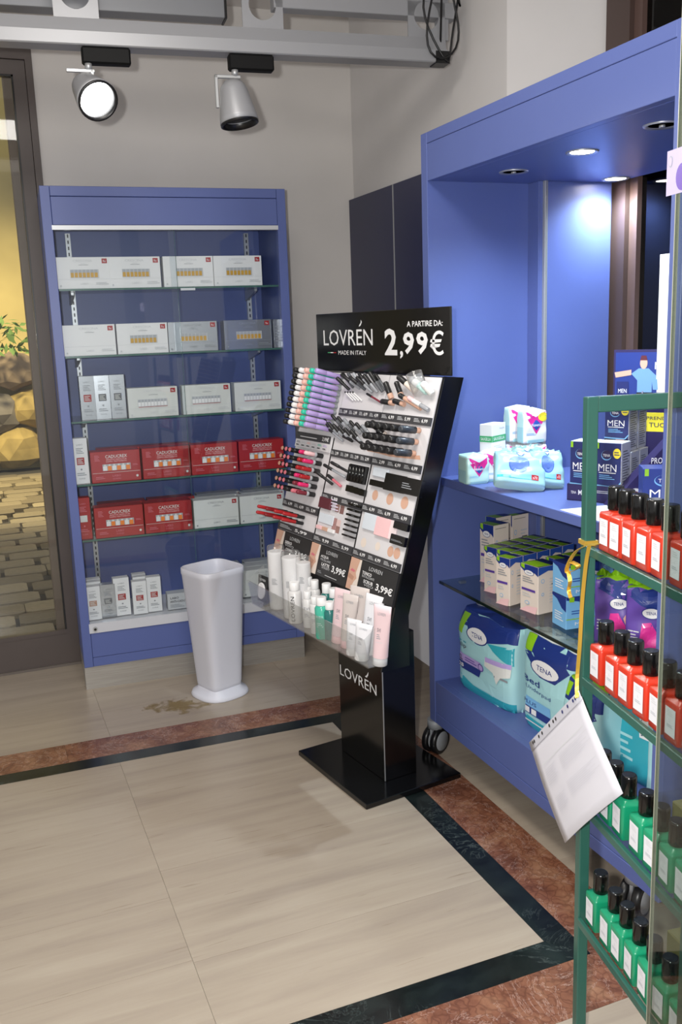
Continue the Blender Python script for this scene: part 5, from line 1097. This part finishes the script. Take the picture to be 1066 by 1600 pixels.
# ================================================================== GREEN VITRINE WITH BOTTLES (right foreground)
VP_ = V((1.086, 1.472, 0)); VR = math.radians(-11); VT = TR(VP_, VR)
VN = (VT.to_3x3() @ V((1, 0, 0))); VD = -(VT.to_3x3() @ V((0, 1, 0)))
def cs(x, y, off=0):
    q = onplane(x, y, VP_+VN*off, VN)-VP_; return q.dot(VD), q.z
vit = empty('bottle_vitrine', mat4=VT); tag(vit, 'green framed vitrine with rows of square bottles on glass shelves', 'shelf unit')
VZ = (1.165, .891, .618, .346); VL, VX, VH = .43, .30, 1.453
MB().box(.005, .028, -.022, 0, 0, VH, GREEN, c=.002).build('post', vit); MB().box(VX-.025, VX, -.025, 0, 0, VH, GREEN, c=.002).build('post', vit)
MB().box(0.0, .02, -VL, -VL+.02, 0, VH-.03, GREEN, c=.002).build('post', vit); MB().box(VX-.02, VX, -VL, -VL+.02, 0, VH-.03, GREEN, c=.002).build('post', vit)
MB().box(.028, VX-.025, -.022, 0, VH-.03, VH, GREEN, c=.002).build('top_rail', vit)
for z in VZ:
    o = MB().box(.012, VX-.012, -VL+.02, -.03, z-.007, z, P['clear_glass']).build('glass_shelf', vit)
    MB().box(.002, .012, -VL+.02, -.022, z-.018, z, GREEN, c=.0015).build('shelf_rail', o); MB().box(VX-.012, VX-.002, -VL+.02, -.025, z-.018, z, GREEN, c=.0015).build('shelf_rail', o)
RB_ = M('red_lacquer', 'c2331f', .3, coat=.3); GB_ = M('green_lacquer', '148a63', .3, coat=.3); LBL = M('bottle_label', 'd8d8de', .6)
def mkbottle(col, label, X, group):
    r = empty('square_bottle', mat4=X); tag(r, label, 'bottle', group)
    w = .0235; mb = MB(); loft(mb, [(rsq(w*.94, 9, 32), 0), (rsq(w, 9, 32), .002), (rsq(w, 9, 32), .069), (rsq(w*.95, 8, 32), .0735), (rsq(w*.5, 4, 32), .0765), (rsq(w*.46, 2, 32), .081)], col, True, True); mb.build('bottle_body', r)
    MB().lathe([(.0145, .08), (.0152, .081), (.0150, .121), (.0138, .1245), (.012, .125)], BLK, None, 24).build('cap', r)
    lb = MB(); F = Face((-w-.0003, .0155, .013), (0, -1, 0), (0, 0, 1), (-1, 0, 0), .031, .05); prnt(lb, F, [('r', LBL, 0, 0, 1, 1), ('l', 'p_lgrey', .2, .7, .8, .92, 3), ('t', 'p_silver', 'L', .5, .55, .08, .1), ('l', 'p_silver', .2, .3, .8, .42, 2)]); lb.build('label', r)
    return r
rows = [(RB_, 'red', 'top', (.083, .124, .172, .224, .274, .334, .386)), (RB_, 'red', 'second', (.056, .120, .172, .228, .284, .336, .39)), (GB_, 'green', 'third', (.06, .11, .162, .229, .281, .333, .386)), (GB_, 'green', 'bottom', (.058, .122, .170, .222, .274, .328, .385))]
for ri, (col, cn_, rn, ds) in enumerate(rows):
    pr_ = None
    for i, d_ in enumerate(ds):
        X = VT @ TR((.036, -d_, VZ[ri]+.0003), random.uniform(-.08, .08))
        lab = 'square %s bottle with black cap, %s from the green post on the %s shelf' % (cn_, ORD[i], rn)
        if pr_ is None: pr_ = mkbottle(col, lab, X, 'square %s bottles' % cn_)
        else: clone(pr_, X, lab, 'square %s bottles' % cn_)
OL = M('olive_reflection', '8a7f4e', .6, var=.08, scale=6)  # added olive blocks stand in for the wall reflected in the glass shelves
for zi, t in ((2, 'olive block for the glass reflection behind the third shelf bottles'), (3, 'olive block for the glass reflection behind the bottom shelf bottles')):
    o = carton('reflection_block', t, 'box', VT @ TR((.175, -.29, VZ[zi]+.0005), .05), .15, .16, .09, OL, {'front': [('r', M('olive_dark', '5e5636', .6), 0, .6, 1, .62)]}, 'olive reflection blocks', .002)
# tall clear glass door standing nearest the camera
gx = -.05; g0, _ = cs(1035.5, 900, gx)
gd = empty('glass_door', mat4=VT); tag(gd, 'tall clear glass door panel with a bright edge at the far right', 'glass door')
MB().box(gx, gx+.006, -g0-.55, -g0, 0.01, 2.45, P['smoke_glass']).build('pane', gd)
MB().box(gx-.0004, gx+.0064, -g0, -g0+.0012, .01, 2.45, M('bright_edge', '9d9c8c', .3)).build('pane_edge', gd)
MB().box(gx-.003, gx+.009, -g0-.55, -g0-.01, 0, .012, ALU).build('floor_shoe', gd)
def gpt(px, py): q = cs(px, py, gx-.0005); return q
a_, b_ = gpt(1044, 237), gpt(1046, 306)
lbm = MB(); F = Face((gx-.0006, -a_[0], b_[1]), (0, -1, 0), (0, 0, 1), (-1, 0, 0), .1, a_[1]-b_[1]); prnt(lbm, F, [('r', M('sticker', 'a79ec2', .5), 0, 0, 1, 1), ('e', 'p_grey', .1, .75, .055, .13), ('e', M('sticker'), .1, .75, .042, .1), ('e', 'p_violet', .42, .35, .16, .3)]); lbm.build('sticker', gd)
# hanging sheet in a punched sleeve
hang = V((1.083, 1.456, .851)); sn = V((math.cos(-.04), math.sin(-.04), 0)); hp_ = hang-sn*.025
c4 = [onplane(x, y, hp_, sn) for x, y in ((828, 1160), (908, 1078), (972, 1240), (884, 1317))]
ps_ = empty('punched_sleeve', c4[1]); tag(ps_, 'white sheet in a punched plastic sleeve hanging crooked from a gold ribbon', 'paper')
def sq(u, v, off): # u along holes edge, v from holes edge downwards
    p = c4[0].lerp(c4[1], u).lerp(c4[3].lerp(c4[2], u), v); return p-c4[1]-sn*(off+.008*math.sin(math.pi*u)*v+.004*math.sin(3*v+u))
N = 10
def patch(u0, u1, v0, v1, m, off, name):
    vs = [sq(u0+(u1-u0)*i/N, v0+(v1-v0)*j/N, off+k*.0008) for k in (0, 1) for j in range(N+1) for i in range(N+1)]; n1 = (N+1)**2; fs = []
    for j in range(N):
        for i in range(N):
            a = j*(N+1)+i; fs += [(a, a+1, a+N+2, a+N+1), (n1+a, n1+a+N+1, n1+a+N+2, n1+a+1)]
    for i in range(N):
        fs += [(i, n1+i, n1+i+1, i+1), (N*(N+1)+i, N*(N+1)+i+1, n1+N*(N+1)+i+1, n1+N*(N+1)+i)]; a = i*(N+1); b = a+N; fs += [(a, a+N+1, n1+a+N+1, n1+a), (b, n1+b, n1+b+N+1, b+N+1)]
    return MB().add(vs, fs, m, None, True).build(name, ps_)
patch(0, 1, .06, 1, M('sheet_white', 'c8c7cf', .55), 0, 'sheet'); patch(0, 1, 0, .09, M('punch_strip', 'b9b9c2', .35), .001, 'punch_strip')
hm = MB(); F = Face((0, 0, 0), (1, 0, 0), (0, 0, 1), (0, -1, 0), 1, 1, lambda u, v, off: sq(u, v, off+.0018))
for i, u in enumerate((.07, .1, .2, .27, .42, .5, .55, .68, .78, .88, .92)): prnt(hm, F, [('e', 'p_navy' if u > .6 else 'p_black', u, .035, .012, .018)], .0001)
prnt(hm, F, [('l', 'p_lgrey', .12, .28, .9, .3, 1)], .0001)
for (u0, v0, w_, h_) in ((.12, .34, .22, .16), (.42, .33, .5, .14), (.14, .62, .2, .14), (.4, .58, .5, .14)): prnt(hm, F, [('l', M('faint_print', 'c4c3ca', .6), u0, v0, u0+w_, v0+h_, 8)], .0001)
hm.build('print', ps_)
GOLD = M('gold_foil', 'd9b24a', .3, metal=.55)
def vp(px, py, off=-.012): return onplane(px, py, VP_+VN*off, VN)
rb = empty('gold_ribbon', vp(930, 850)); o0 = V(rb.location); tag(rb, 'curly gold ribbon tied round the green post holding the sheet', 'ribbon')
def rpath(pts, w, name):
    P3 = [vp(x, y, o)-o0 for x, y, o in pts]; out = []
    for i in range(len(P3)-1):
        p0, p1, p2, p3 = P3[max(i-1, 0)], P3[i], P3[i+1], P3[min(i+2, len(P3)-1)]
        for k in range(6):
            t_ = k/6; out.append(.5*((2*p1)+(-p0+p2)*t_+(2*p0-5*p1+4*p2-p3)*t_*t_+(-p0+3*p1-3*p2+p3)*t_**3))
    out.append(P3[-1]); MB().ribbon(out, V((.9, -.36, .35)), w*1.35, GOLD).build(name, rb)
rpath([(934, 851, -.006), (918, 852, -.014), (900, 862, -.02), (888, 882, -.02), (887, 894, -.016), (900, 890, -.014), (904, 884, -.016), (893, 878, -.02)], .007, 'loop')
rpath([(888, 893, -.018), (891, 908, -.022), (889, 922, -.016), (892, 934, -.02)], .006, 'tail')
rpath([(921, 853, -.006), (916, 880, -.008), (910, 940, -.01), (906, 1010, -.012), (902, 1060, -.016), (902, 1090, -.03)], .006, 'hanging_strand')
MB().box(.002, .031, -.025, .003, cs(925, 855)[1]-.006, cs(925, 855)[1]+.003, GOLD, Matrix.Translation(-o0) @ VT).build('knot_band', rb)
